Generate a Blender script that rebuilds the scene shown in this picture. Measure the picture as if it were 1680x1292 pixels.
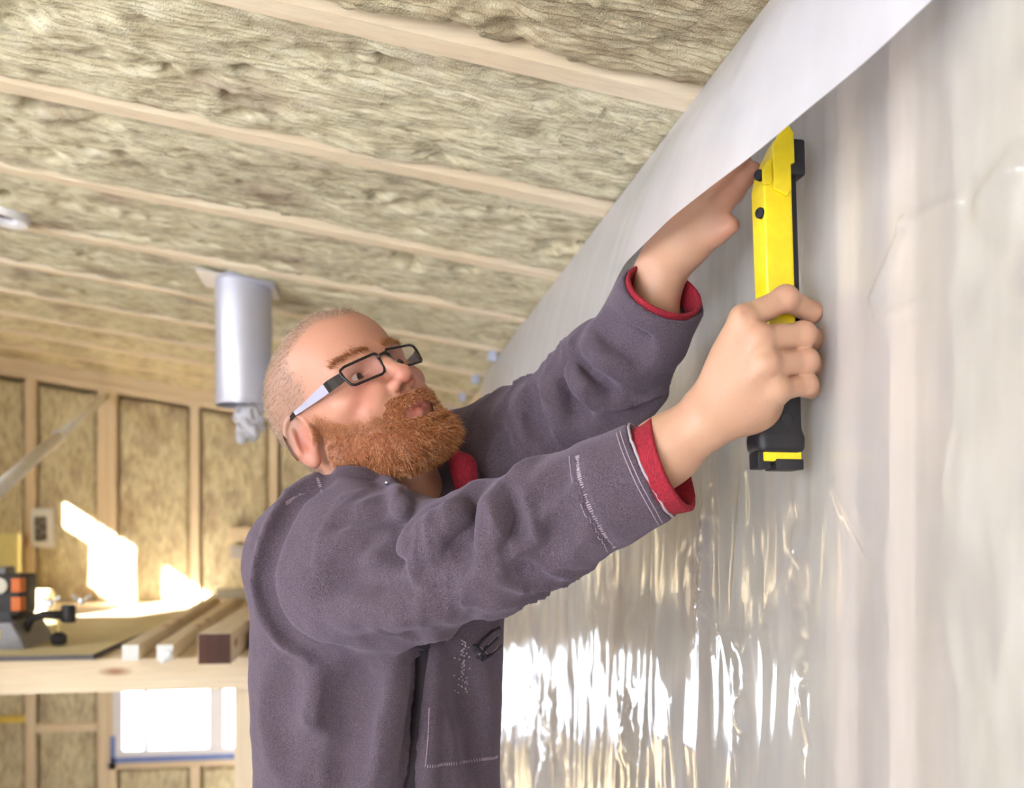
import bpy, bmesh, math, random
import numpy as np
from mathutils import Vector, Matrix

for o in list(bpy.data.objects):
    bpy.data.objects.remove(o, do_unlink=True)
SC = bpy.context.scene
COL = SC.collection
random.seed(7)
RNG = np.random.default_rng(7)

# ------------------------------------------------------------------ camera, world, sun, exposure
CH = 1.45                     # eye height of the camera above the floor
PHI = 0.1651                  # camera heading, turned towards the film-covered wall
FPX, HORIZON = 1527.0, 886.0  # focal length and horizon row in a 1680x1292 frame
cam_d = bpy.data.cameras.new('camera')
cam = bpy.data.objects.new('camera', cam_d); COL.objects.link(cam)
cam.location = (0, 0, CH)
cam.rotation_euler = (math.pi/2, 0, -PHI)
cam_d.sensor_width = 36.0; cam_d.sensor_fit = 'HORIZONTAL'
cam_d.lens = FPX/1680*36.0
cam_d.shift_y = (HORIZON-646)/1680
cam_d.clip_start = 0.02
cam_d.dof.use_dof = True
cam_d.dof.focus_distance = 0.97
cam_d.dof.aperture_fstop = 4.6
SC.camera = cam

world = bpy.data.worlds.new('sky'); SC.world = world; world.use_nodes = True
bg = world.node_tree.nodes['Background']
bg.inputs[0].default_value = (0.80, 0.88, 1.0, 1)
bg.inputs[1].default_value = 17.5

sun_d = bpy.data.lights.new('sun_offscreen', 'SUN'); sun = bpy.data.objects.new('sun_offscreen', sun_d); COL.objects.link(sun)
sun.location = (-6, -10, 5)
SUN_DIR = Vector((1.0, 3.0, -0.677)).normalized()
sun.rotation_euler = SUN_DIR.to_track_quat('-Z', 'Y').to_euler()
sun_d.energy = 85.0; sun_d.angle = 0.009; sun_d.color = (1.0, 0.96, 0.87)

SC.view_settings.view_transform = 'Standard'
SC.view_settings.look = 'None'
SC.view_settings.gamma = 1.0
SC.view_settings.use_curve_mapping = False
SC.view_settings.exposure = 0.0

CP, SP = math.cos(PHI), math.sin(PHI)
def wpt(r, d, u):
    """right / depth / up from the camera's stand -> world"""
    return (r*CP+d*SP, d*CP-r*SP, u+CH)
def pix(px, py, d):
    return wpt((px-840)/FPX*d, d, (HORIZON-py)/FPX*d)
def rdu(px, py, d):
    return np.array([(px-840)/FPX*d, d, (HORIZON-py)/FPX*d])

# ------------------------------------------------------------------ helpers: objects
def srgb(r, g, b, a=1.0):
    f = lambda c: (c/255/12.92) if c/255 <= 0.04045 else ((c/255+0.055)/1.055)**2.4
    return (f(r), f(g), f(b), a)
def tag(o, label=None, cat=None, group=None, kind=None):
    if label: o['label'] = label
    if cat: o['category'] = cat
    if group: o['group'] = group
    if kind: o['kind'] = kind
    return o
def empty(name, loc=(0, 0, 0), parent=None):
    o = bpy.data.objects.new(name, None); COL.objects.link(o)
    o.empty_display_size = 0.05
    o.location = loc
    if parent: setpar(o, parent)
    return o
def wloc(o):
    v = Vector(o.location)
    while o.parent:
        o = o.parent; v = v + Vector(o.location)
    return v
def setpar(o, parent):
    """parent with all parents unrotated: keep the world place"""
    o.parent = parent
    o.location = Vector(o.location) - wloc(parent)
def link_mesh(name, verts, faces, mat=None, parent=None, smooth=False, origin=None):
    """verts are world coordinates; the origin is put at 'origin' (default: base centre)"""
    me = bpy.data.meshes.new(name)
    v = np.asarray(verts, dtype=np.float64)
    if origin is None:
        lo, hi = v.min(0), v.max(0)
        origin = np.array([(lo[0]+hi[0])/2, (lo[1]+hi[1])/2, lo[2]])
    v = v-np.asarray(origin)
    if isinstance(faces, np.ndarray):
        n, k = faces.shape
        me.vertices.add(len(v)); me.vertices.foreach_set('co', v.astype(np.float32).ravel())
        me.loops.add(n*k); me.loops.foreach_set('vertex_index', faces.astype(np.int32).ravel())
        me.polygons.add(n); me.polygons.foreach_set('loop_start', np.arange(0, n*k, k, dtype=np.int32))
        me.update(calc_edges=True); me.validate()
    else:
        me.from_pydata(v.tolist(), [], faces); me.update()
    if smooth:
        me.polygons.foreach_set('use_smooth', np.ones(len(me.polygons), dtype=bool))
    o = bpy.data.objects.new(name, me); COL.objects.link(o)
    o.location = origin
    if mat is not None: me.materials.append(mat)
    if parent is not None: setpar(o, parent)
    return o
class MB:
    """collects shapes; build() links them as one mesh object"""
    def __init__(s): s.v = []; s.f = []
    def add(s, v, f):
        n = len(s.v); s.v += [tuple(p) for p in v]; s.f += [[i+n for i in q] for q in f]; return s
    def box(s, lo, hi, M=None, bev=0.0):
        bm = bmesh.new(); bmesh.ops.create_cube(bm, size=1)
        c = [(a+b)/2 for a, b in zip(lo, hi)]; e = [b-a for a, b in zip(lo, hi)]
        for v in bm.verts: v.co = Vector((c[0]+v.co.x*e[0], c[1]+v.co.y*e[1], c[2]+v.co.z*e[2]))
        if bev > 0: bmesh.ops.bevel(bm, geom=list(bm.edges), offset=bev, segments=2, affect='EDGES', profile=0.6)
        return s.bm(bm, M)
    def bm(s, bm, M=None):
        bm.verts.index_update()
        s.add([(M @ v.co) if M else v.co[:] for v in bm.verts], [[v.index for v in f.verts] for f in bm.faces]); bm.free(); return s
    def tube(s, pts, rad, n=12, cap=True, M=None):
        pts = [Vector(p) for p in pts]
        if not hasattr(rad, '__len__'): rad = [rad]*len(pts)
        T = []
        for i in range(len(pts)):
            a = pts[max(i-1, 0)]; b = pts[min(i+1, len(pts)-1)]; T.append((b-a).normalized())
        N = T[0].orthogonal().normalized(); V = []; F = []
        for i, p in enumerate(pts):
            N = (N-T[i]*N.dot(T[i])).normalized(); B = T[i].cross(N)
            for k in range(n):
                a = 2*math.pi*k/n
                q = p+(N*math.cos(a)+B*math.sin(a))*rad[i]
                V.append((M @ q) if M else q)
        for i in range(len(pts)-1):
            for k in range(n):
                F.append([i*n+k, i*n+(k+1) % n, (i+1)*n+(k+1) % n, (i+1)*n+k])
        if cap:
            F.append(list(range(n))[::-1]); F.append([(len(pts)-1)*n+k for k in range(n)])
        return s.add([tuple(v) for v in V], F)
    def lathe(s, prof, n=32, M=None, cap=True):
        V = []; F = []
        for r, z in prof:
            for k in range(n):
                a = 2*math.pi*k/n; q = Vector((r*math.cos(a), r*math.sin(a), z)); V.append((M @ q) if M else q)
        for i in range(len(prof)-1):
            for k in range(n):
                F.append([i*n+k, i*n+(k+1) % n, (i+1)*n+(k+1) % n, (i+1)*n+k])
        if cap:
            F.append(list(range(n))[::-1]); F.append([(len(prof)-1)*n+k for k in range(n)])
        return s.add([tuple(v) for v in V], F)
    def prism(s, poly, lo, hi, axis=1, M=None):
        """poly in the two other axes, extruded along axis"""
        V = []
        for t in (lo, hi):
            for a, b in poly:
                q = [a, b]; q.insert(axis, t); q = Vector(q); V.append((M @ q) if M else q)
        n = len(poly)
        F = [list(range(n)), [n+i for i in range(n)][::-1]]+[[i, n+i, n+(i+1) % n, (i+1) % n] for i in range(n)]
        return s.add([tuple(v) for v in V], F)
    def build(s, name, mat=None, parent=None, smooth=False, auto=None, origin=None, fix=True):
        o = link_mesh(name, s.v, s.f, mat, parent, smooth, origin)
        if fix:
            bm = bmesh.new(); bm.from_mesh(o.data)
            bmesh.ops.recalc_face_normals(bm, faces=bm.faces); bm.to_mesh(o.data); bm.free()
        if auto:
            me = o.data; me.polygons.foreach_set('use_smooth', np.ones(len(me.polygons), dtype=bool))
            bm = bmesh.new(); bm.from_mesh(me)
            for e in bm.edges:
                e.smooth = not (len(e.link_faces) != 2 or e.calc_face_angle(0) > math.radians(auto))
            bm.to_mesh(me); bm.free()
        return o

# ------------------------------------------------------------------ helpers: noise
_T = RNG.random((64, 64, 64)).astype(np.float32)
def vnoise(x, y, z=0.0):
    x, y, z = np.broadcast_arrays(np.asarray(x, np.float32), np.asarray(y, np.float32), np.asarray(z, np.float32))
    i, j, k = np.floor(x).astype(int), np.floor(y).astype(int), np.floor(z).astype(int)
    fx, fy, fz = x-i, y-j, z-k
    fx, fy, fz = [t*t*(3-2*t) for t in (fx, fy, fz)]
    i, j, k = i & 63, j & 63, k & 63; i1, j1, k1 = (i+1) & 63, (j+1) & 63, (k+1) & 63
    L = lambda a, b, t: a+(b-a)*t
    return L(L(L(_T[i, j, k], _T[i1, j, k], fx), L(_T[i, j1, k], _T[i1, j1, k], fx), fy),
             L(L(_T[i, j, k1], _T[i1, j, k1], fx), L(_T[i, j1, k1], _T[i1, j1, k1], fx), fy), fz)*2-1
def fbm(x, y, z=0.0, oct=4, gain=0.5):
    s = 0.0; a = 1.0; t = 0.0
    for o in range(oct):
        s = s+a*vnoise(np.asarray(x)*2**o+17.3*o, np.asarray(y)*2**o+5.1*o, np.asarray(z)*2**o+9.7*o); t += a; a *= gain
    return s/t

# ------------------------------------------------------------------ helpers: materials
class NT:
    def __init__(s, name):
        s.m = bpy.data.materials.new(name); s.m.use_nodes = True; s.t = s.m.node_tree; s.n = s.t.nodes
        s.p = s.n['Principled BSDF']; s.out = s.n['Material Output']
    def new(s, ty, **kw):
        n = s.n.new(ty)
        for k, v in kw.items():
            if k in n.inputs: s.set(n.inputs[k], v)
            else: setattr(n, k, v)
        return n
    def set(s, inp, v):
        if hasattr(v, 'outputs'): v = v.outputs[0]
        if isinstance(v, bpy.types.NodeSocket): s.t.links.new(v, inp)
        else: inp.default_value = v
    def coords(s, scale=(1, 1, 1), rot=(0, 0, 0), kind='Object'):
        tc = s.new('ShaderNodeTexCoord'); mp = s.new('ShaderNodeMapping')
        s.t.links.new(tc.outputs[kind], mp.inputs['Vector']); mp.inputs['Scale'].default_value = scale; mp.inputs['Rotation'].default_value = rot
        return mp
    def noise(s, vec, scale, detail=4, rough=0.55, dist=0.0):
        n = s.new('ShaderNodeTexNoise'); s.t.links.new(vec.outputs[0], n.inputs['Vector'])
        n.inputs['Scale'].default_value = scale; n.inputs['Detail'].default_value = detail
        n.inputs['Roughness'].default_value = rough; n.inputs['Distortion'].default_value = dist
        return n
    def ramp(s, fac, stops):
        n = s.new('ShaderNodeValToRGB'); s.set(n.inputs[0], fac)
        e = n.color_ramp.elements
        while len(e) < len(stops): e.new(0.5)
        for i, (p, c) in enumerate(stops): e[i].position = p; e[i].color = c
        return n
    def mix(s, fac, a, b, mode='MIX'):
        n = s.new('ShaderNodeMix', data_type='RGBA', blend_type=mode)
        s.set(n.inputs[0], fac); s.set(n.inputs[6], a); s.set(n.inputs[7], b)
        return n.outputs[2]
    def bump(s, h, strength=0.3, dist=0.002):
        n = s.new('ShaderNodeBump'); s.set(n.inputs['Height'], h)
        n.inputs['Strength'].default_value = strength; n.inputs['Distance'].default_value = dist
        s.t.links.new(n.outputs[0], s.p.inputs['Normal']); return n
    def pr(s, **kw):
        for k, v in kw.items(): s.set(s.p.inputs[k.replace('_', ' ')], v)
        return s
def plain(name, col, rough=0.6, metal=0.0, var=0.06, scale=40, bump=0.0, **kw):
    t = NT(name); mp = t.coords(); n = t.noise(mp, scale, 4)
    a = tuple(c*(1-var) for c in col[:3])+(1,); b = tuple(min(1, c*(1+var)) for c in col[:3])+(1,)
    t.pr(Base_Color=t.ramp(n, [(0.35, a), (0.65, b)]), Roughness=rough, Metallic=metal, **kw)
    if bump: t.bump(n, bump, 0.001)
    return t.m
def wood(name, c1, c2, axis=0, knots=True, rough=0.65, grain=1.0):
    t = NT(name)
    sc = [26*grain]*3; sc[axis] = 1.6
    mp = t.coords(sc); n = t.noise(mp, 1.0, 5, 0.6, 0.4)
    c = t.ramp(n, [(0.3, c1), (0.5, tuple((a+b)/2 for a, b in zip(c1, c2))), (0.7, c2)])
    col = c.outputs[0]
    sc2 = [150*grain]*3; sc2[axis] = 5
    n2 = t.noise(t.coords(sc2), 1.0, 2)
    col = t.mix(t.ramp(n2, [(0.45, (0, 0, 0, 1)), (0.75, (0.35, 0.35, 0.35, 1))]), col, tuple(x*0.7 for x in c1[:3])+(1,))
    if knots:
        s3 = [9.0]*3; s3[axis] = 2.6
        v = t.new('ShaderNodeTexVoronoi'); t.t.links.new(t.coords(s3).outputs[0], v.inputs['Vector']); v.inputs['Scale'].default_value = 1.0
        col = t.mix(t.ramp(v, [(0.05, (0.85, 0.85, 0.85, 1)), (0.13, (0, 0, 0, 1))]), col, srgb(150, 92, 52))
    t.pr(Base_Color=col, Roughness=rough)
    t.bump(n2, 0.25, 0.0008)
    return t.m
PINE = {a: wood('pine_%s' % 'xyz'[a], srgb(228, 206, 174), srgb(240, 224, 198), a) for a in range(3)}
SPRUCE = PINE
def wool(name, axis, c_lo, c_mid, c_hi, stain, stain_amt):
    t = NT(name)
    sc = [60.0]*3; sc[axis] = 18.0
    n1 = t.noise(t.coords(sc), 1.0, 6, 0.62)
    n2 = t.noise(t.coords((5, 9, 9) if axis == 0 else (9, 9, 5)), 1.0, 5, 0.6)
    n3 = t.noise(t.coords((420, 420, 420)), 1.0, 3, 0.7)
    col = t.ramp(n1, [(0.28, c_lo), (0.48, c_mid), (0.72, c_hi)]).outputs[0]
    col = t.mix(t.ramp(n2, [(0.50, (0, 0, 0, 1)), (0.72, (stain_amt,)*3+(1,))]), col, stain)
    t.pr(Base_Color=col, Roughness=0.95)
    t.p.inputs['Specular IOR Level'].default_value = 0.1
    mx = t.new('ShaderNodeMath', operation='ADD'); t.set(mx.inputs[0], n1); t.set(mx.inputs[1], n3)
    t.bump(mx, 0.8, 0.003)
    return t.m
WOOL_C = wool('mineral_wool', 0, srgb(178, 162, 134), srgb(220, 209, 176), srgb(243, 235, 210), srgb(142, 114, 100), 0.7)
WOOL_B = wool('mineral_wool_wall', 2, srgb(178, 162, 134), srgb(220, 209, 176), srgb(243, 235, 210), srgb(142, 114, 100), 0.7)
WOOL_R = WOOL_B
WOOL_D = wool('mineral_wool_browned', 0, srgb(150, 128, 104), srgb(196, 180, 148), srgb(228, 218, 186), srgb(112, 82, 76), 0.95)

# ================================================================== THE ROOM
XW, ZC, SLOPE = 0.424, 0.565, 0.146           # eave line of the low wall, rafter underside, roof pitch (camera-relative height)
RY0, RSP = 1.174, 0.406                        # rafter spacing
XL, YB, YR = -2.2, 4.80, -2.6                  # left wall, back wall, open front
XS = 0.445                                     # face of the studs under the film
def zc(x): return CH+ZC+SLOPE*(XW-x)

# floor and the ground outside
fl = empty('floor', (-0.9, 1.4, 0)); tag(fl, kind='structure')
ply = plain('floor_grey_subfloor', srgb(170, 168, 168), 0.8, var=0.1, scale=6)
k = 0
for i in range(3):
    for j in range(7):
        x0 = XL+i*0.93; x1 = min(x0+0.926, 0.62); y0 = YR+j*1.2; y1 = min(y0+1.195, 5.0)
        MB().box((x0, y0, -0.02), (x1, y1, 0.0)).build('floor_board', ply, fl)
gr = MB().box((-40, -40, -0.6), (40, 40, -0.35)).build('ground', plain('snowy_ground', srgb(236, 238, 240), 0.9, scale=0.6))
tag(gr, kind='structure')

# ceiling: rafters with mineral wool batts between
ceil = empty('ceiling', (-0.9, 1.4, zc(-0.9))); tag(ceil, kind='structure')
def xspan(x0, x1, dz0, dz1):
    return [(x0, zc(x0)+dz0), (x1, zc(x1)+dz0), (x1, zc(x1)+dz1), (x0, zc(x0)+dz1)]
for i in range(-9, 9):
    y1 = RY0+RSP*i
    MB().prism(xspan(XL, 0.60, 0.0, 0.18), y1-0.038, y1, 1).build('rafter', PINE[0] if i < 3 else SPRUCE[0], ceil)
MB().prism(xspan(XL-0.3, 0.75, 0.181, 0.20), YR-0.2, YB+0.3, 1).build('roof_deck', PINE[0], ceil)
def axis_pts(segs):
    out = []
    for a, b, s in segs:
        n = max(1, int(round(abs(b-a)/s))); out += list(np.linspace(a, b, n+1)[(1 if out else 0):])
    return np.array(out)
def grid_faces(nx, ny):
    i = np.arange(nx-1)[:, None]*ny+np.arange(ny-1)[None, :]
    return np.stack([i, i+1, i+ny+1, i+ny], -1).reshape(-1, 4)
for i in range(-8, 10):
    ya, yb = RY0+RSP*(i-1), RY0+RSP*i-0.038
    if i == 9: yb = YB+0.02
    near = max(ya, 0.6)
    if yb < 0.5: st = 0.03; fx = [(0.52, XL, 0.05)]
    else:
        st = 0.0035 if i <= 1 else (0.0045 if i == 2 else min(0.012, 0.0024*near+0.001))
        xm = max(XL, -0.40*yb-0.12); fx = [(0.52, xm, st*1.25)]
        if xm > XL: fx.append((xm, XL, 0.03))
    xs = axis_pts(fx); ys = axis_pts([(ya+0.001, yb-0.001, st)])
    X, Y = np.meshgrid(xs, ys, indexing='ij')
    sd = i*7.7
    warp = fbm(X*5+sd, Y*9, 0.3, 3)
    tuft = fbm(X*16+sd, Y*30+sd, 2.1, 4)                                   # lumps
    lay = 0.5+0.5*np.sin((Y+0.012*warp+0.0045*fbm(X*22, Y*14, sd, 2))*2*math.pi/0.0108)   # pressed fibre layers
    laymask = np.clip(0.85+1.0*fbm(X*3.6+sd, Y*8, 4.4, 3), 0.12, 1.3)
    fine = fbm(X*70, Y*150, sd, 3)
    h = 0.005-0.0085*tuft+0.0085*(1-lay)**1.5*laymask+0.0022*fine+0.008*warp
    deep = fbm(X*7+sd*1.7, Y*20+3, 7.7, 4); h = h+0.060*np.clip(deep-0.24, 0, 1)
    hole = fbm(X*9-sd, Y*17+8, 1.1, 3); h = h+0.16*np.clip(hole-0.44, 0, 0.25)
    te = (yb-Y); rag = 0.016+0.014*fbm(X*9+sd, 0.0, 3.3, 4)                # torn far edge beside the next rafter
    h = h+0.050*np.clip(1-te/np.maximum(rag, 0.004), 0, 1)**0.8
    tn = (Y-ya); h = h+0.02*np.clip(1-tn/(0.010+0.008*fbm(X*8, 3.3, sd, 3)), 0, 1)
    if i == 1:      # a hole torn into the near batt
        px_, py_ = pix(408, 66, 1.31)[:2]
        h = h+0.06*np.exp(-(((X-px_)/0.018)**2+((Y-py_)/0.012)**2)**2)
    h = np.maximum(h, -0.006)
    h[0, :] = h[-1, :] = 0.17; h[:, 0] = h[:, -1] = 0.17
    Z = zc(X)+h
    link_mesh('insulation_batt', np.stack([X, Y, Z], -1).reshape(-1, 3), grid_faces(*X.shape)[:, ::-1], WOOL_D if i == 0 else WOOL_C, ceil, smooth=True)

# back wall: studs, batts, top plate, blocking, slider window low down behind the bench
wb = empty('wall_back', (-0.9, YB, 0)); tag(wb, kind='structure')
WX0, WX1, WZ0, WZ1 = -1.175, 0.02, CH-1.075, CH-0.52       # window rough opening
def stud(x, w, z0, z1, parent=wb, mat=None):
    MB().box((x-w/2, YB, z0), (x+w/2, YB+0.14, z1), bev=0.002).build('stud', mat or SPRUCE[2], parent)
tops = lambda x: zc(x)-0.075
for x, w in ((-2.16, 0.04), (-1.955, 0.038), (-1.553, 0.046), (-1.225, 0.046), (-1.181, 0.042), (0.043, 0.04), (0.37, 0.04)):
    stud(x, w, 0.05, tops(x)-0.004)
for x in (-0.793, -0.415):
    stud(x, 0.044, WZ1+0.045, tops(x)-0.004); stud(x, 0.044, 0.05, WZ0-0.045)
MB().prism([(XL, zc(XL)-0.078), (0.5, zc(0.5)-0.078), (0.5, zc(0.5)-0.040), (XL, zc(XL)-0.040)], YB-0.004, YB+0.14).build('top_plate', SPRUCE[0], wb)
MB().prism([(XL, zc(XL)-0.037), (0.5, zc(0.5)-0.037), (0.5, zc(0.5)+0.03), (XL, zc(XL)+0.03)], YB-0.010, YB+0.14).build('top_plate', SPRUCE[0], wb)
MB().box((XL, YB, 0.0), (0.5, YB+0.14, 0.045)).build('bottom_plate', SPRUCE[0], wb)
MB().box((WX0-0.02, YB, WZ0-0.043), (WX1+0.06, YB+0.14, WZ0-0.004)).build('sill_plate', SPRUCE[0], wb)
MB().box((WX0-0.02, YB, WZ1+0.004), (WX1+0.06, YB+0.14, WZ1+0.043)).build('window_header', SPRUCE[0], wb)
MB().box((-1.93, YB+0.0, CH-0.875), (-1.577, YB+0.05, CH-0.842)).build('blocking', plain('yellow_painted_wood', srgb(224, 196, 92), 0.6), wb)
MB().box((-1.529, YB, CH-0.93), (-1.25, YB+0.05, CH-0.885)).build('blocking', SPRUCE[0], wb)
MB().box((XL-0.1, YB+0.141, 0), (WX0, YB+0.16, 2.7)).box((WX1, YB+0.141, 0), (0.75, YB+0.16, 2.5)).box((WX0, YB+0.141, 0), (WX1, YB+0.16, WZ0)).box((WX0, YB+0.141, WZ1), (WX1, YB+0.16, 2.7)).build('sheathing', PINE[2], wb)
def vbatt(x0, x1, z0, z1f, sd, parent=wb, mat=None):
    xs = np.linspace(x0+0.001, x1-0.001, max(6, int((x1-x0)/0.012))); zz = np.linspace(0, 1, max(8, int((1.3)/0.014)))
    X, T = np.meshgrid(xs, zz, indexing='ij'); Z = z0+(z1f(X)-z0)*T
    e = np.minimum(np.minimum(X-x0, x1-X), np.minimum(Z-z0, z1f(X)-Z))
    Y = YB+0.012+0.016*fbm(X*9+sd, Z*7, sd, 4)+0.006*fbm(X*40, Z*24, sd, 3)+0.03*np.clip(1-e/(0.018+0.012*vnoise(X*20, Z*15, sd)), 0, 1)
    Y = np.maximum(Y, YB+0.002)
    Y[0] = Y[-1] = YB+0.12; Y[:, 0] = Y[:, -1] = YB+0.12
    link_mesh('insulation_batt', np.stack([X, Y, Z], -1).reshape(-1, 3), grid_faces(*X.shape), mat or WOOL_B, parent, smooth=True)
ups = [(-2.14, -1.974), (-1.936, -1.576), (-1.530, -1.248), (0.064, 0.35)]
for j, (a, b) in enumerate(ups):
    vbatt(a, b, 0.047, lambda x: tops(x)-0.006, 3.1*j)
for j, (a, b) in enumerate([(-1.160, -0.815), (-0.771, -0.437), (-0.393, 0.023)]):
    vbatt(a, b, WZ1+0.044, lambda x: tops(x)-0.006, 11+2.3*j)
    vbatt(a, b, 0.047, lambda x: WZ0-0.045+0*x, 31+2.3*j)

# slider window
wn = empty('window_1', ((WX0+WX1)/2, YB, WZ0)); tag(wn, kind='structure')
vinyl = plain('white_vinyl', srgb(232, 232, 240), 0.35, var=0.02)
tape = plain('blue_masking_tape', srgb(120, 140, 205), 0.7, var=0.1)
FW = 0.045
MB().box((WX0, YB-0.004, WZ0), (WX1, YB+0.07, WZ0+FW), bev=0.004).box((WX0, YB-0.004, WZ1-FW), (WX1, YB+0.07, WZ1), bev=0.004)\
    .box((WX0, YB-0.004, WZ0+FW), (WX0+FW, YB+0.07, WZ1-FW), bev=0.004).box((WX1-FW, YB-0.004, WZ0+FW), (WX1, YB+0.07, WZ1-FW), bev=0.004).build('window_frame', vinyl, wn)
MB().box((-1.035, YB+0.005, WZ0+FW-0.002), (-1.012, YB+0.06, WZ1-FW+0.002), bev=0.003).build('mullion', vinyl, wn)
MB().box((-0.725, YB+0.002, WZ0+FW-0.002), (-0.655, YB+0.06, WZ1-FW+0.002), bev=0.003).build('mullion', vinyl, wn)
gl = NT('window_glass'); gl.pr(Base_Color=(0.95, 0.97, 1, 1), Roughness=0.02, Transmission_Weight=1.0, IOR=1.15)
for a, b in ((WX0+FW, -1.036), (-1.011, -0.726), (-0.654, WX1-FW)):
    MB().box((a-0.004, YB+0.030, WZ0+FW-0.004), (b+0.004, YB+0.034, WZ1-FW+0.004)).build('pane', gl.m, wn)
MB().box((WX0-0.006, YB-0.006, WZ0-0.012), (WX1, YB-0.0035, WZ0+0.016)).box((WX0-0.010, YB-0.006, WZ0-0.01), (WX0+0.012, YB-0.0035, WZ0+0.12)).build('tape_strip', tape, wn)

# left wall: a long clerestory and, beside the camera, tall windows; closed front wall
wl = empty('wall_left', (XL, 1.4, 0)); tag(wl, kind='structure')
SZ1, SZ0 = CH+0.757, CH+0.40                  # head and sill of the clerestory
def lw(y0, y1, z0, z1): MB().box((XL-0.05, y0, z0), (XL, y1, z1)).build('sheathing_panel', SPRUCE[2], wl)
CY0, CY1 = -0.26, 2.41
lw(YR-0.05, YR+0.10, 0, 2.75); lw(CY1, 3.6, 0, 2.62); lw(3.603, YB+0.16, 0, 2.62)
for a_, b_ in ((CY0-0.13, 0.6), (0.603, 1.5), (1.503, CY1)): lw(a_, b_, 0, SZ0); lw(a_, b_, SZ1, 2.62)
lw(YR+0.10, CY0-0.13, 0, 0.40); lw(YR+0.10, CY0-0.13, CH+0.31, 2.62)
lw(CY0-0.13, CY0, SZ0, SZ1)
lw(2.06, CY1, SZ0, CH+0.609)                  # unseen infill added to trim the lower left of the sun patch
for a_ in (1.02, ): MB().box((XL-0.05, a_, SZ0), (XL, a_+0.28, SZ1)).build('window_mullion', vinyl, wl)
for a_ in (-0.99, -1.62): MB().box((XL-0.05, a_, 0.40), (XL, a_+0.05, CH+0.31)).build('window_mullion', vinyl, wl)
for j in range(19):
    y = YR+0.05+j*0.406
    if y < CY1+0.02: continue
    MB().box((XL+0.001, y-0.019, 0.001), (XL+0.06, y+0.019, zc(XL+0.06)-0.001)).build('stud', SPRUCE[2], wl)
wf = MB().box((XL-0.05, YR-0.05, 0), (0.62, YR, 2.75)).build('wall_front', plain('pale_board', srgb(222, 214, 200), 0.8), None); tag(wf, kind='structure')
for y0_, y1_, z0_, z1_ in ((YR+0.10, CY0-0.13, 0.40, CH+0.31), (CY0, CY1, SZ0, SZ1)):     # daylight portals guide the sampling of the sky
    pl = bpy.data.lights.new('window_left_offscreen', 'AREA'); pl.shape = 'RECTANGLE'; pl.size = y1_-y0_; pl.size_y = z1_-z0_
    pl.cycles.is_portal = True
    po = bpy.data.objects.new('window_left_offscreen', pl); COL.objects.link(po); po.location = (XL-0.02, (y0_+y1_)/2, (z0_+z1_)/2)
    po.rotation_euler = (math.pi/2, 0, -math.pi/2)

# right wall: studs and batts behind the film
wr = empty('wall_right', (XS, 1.4, 0)); tag(wr, kind='structure')
sy = [0.7076, 0.796]+[0.796+0.406*j for j in range(1, 10)]+[0.30, -0.11, -0.516, -0.92, -1.33, -1.74, -2.15, -2.56]
for y in sorted(sy):
    MB().box((XS, y-0.0185, 0.041), (XS+0.12, y+0.0185, CH+0.53-0.0015), bev=0.0015).build('stud', PINE[2], wr)
MB().box((XS, YR, 0), (XS+0.12, YB, 0.04)).build('bottom_plate', PINE[1], wr)
MB().box((XS, YR, CH+0.53), (XS+0.12, YB, CH+0.552)).build('top_plate', PINE[1], wr)
MB().box((XS+0.121, YR, 0), (XS+0.15, YB+0.16, CH+0.70)).build('sheathing', PINE[1], wr)
ss = sorted(sy)
for a, b in zip(ss[:-1], ss[1:]):
    y0, y1 = a+0.0187, b-0.0187
    st = 0.006 if 0.2 < a < 1.3 else 0.015
    ys = np.linspace(y0, y1, max(5, int((y1-y0)/st))); zz = axis_pts([(0.041, 0.7, 0.03), (0.7, CH+0.528, st*1.4)])
    Y, Z = np.meshgrid(ys, zz, indexing='ij')
    e = np.minimum(np.minimum(Y-y0, y1-Y), CH+0.528-Z)
    X = XS+0.014+0.014*fbm(Y*12, Z*7, a, 4)+0.008*fbm(Y*60, Z*22, a, 3)+0.03*np.clip(1-e/0.02, 0, 1)
    X = np.maximum(X, XS+0.002); X[0] = X[-1] = XS+0.1; X[:, 0] = X[:, -1] = XS+0.1
    link_mesh('insulation_batt', np.stack([X, Y, Z], -1).reshape(-1, 3), grid_faces(*X.shape)[:, ::-1], WOOL_R if a < 2.9 else WOOL_B, wr, smooth=True)

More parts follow.
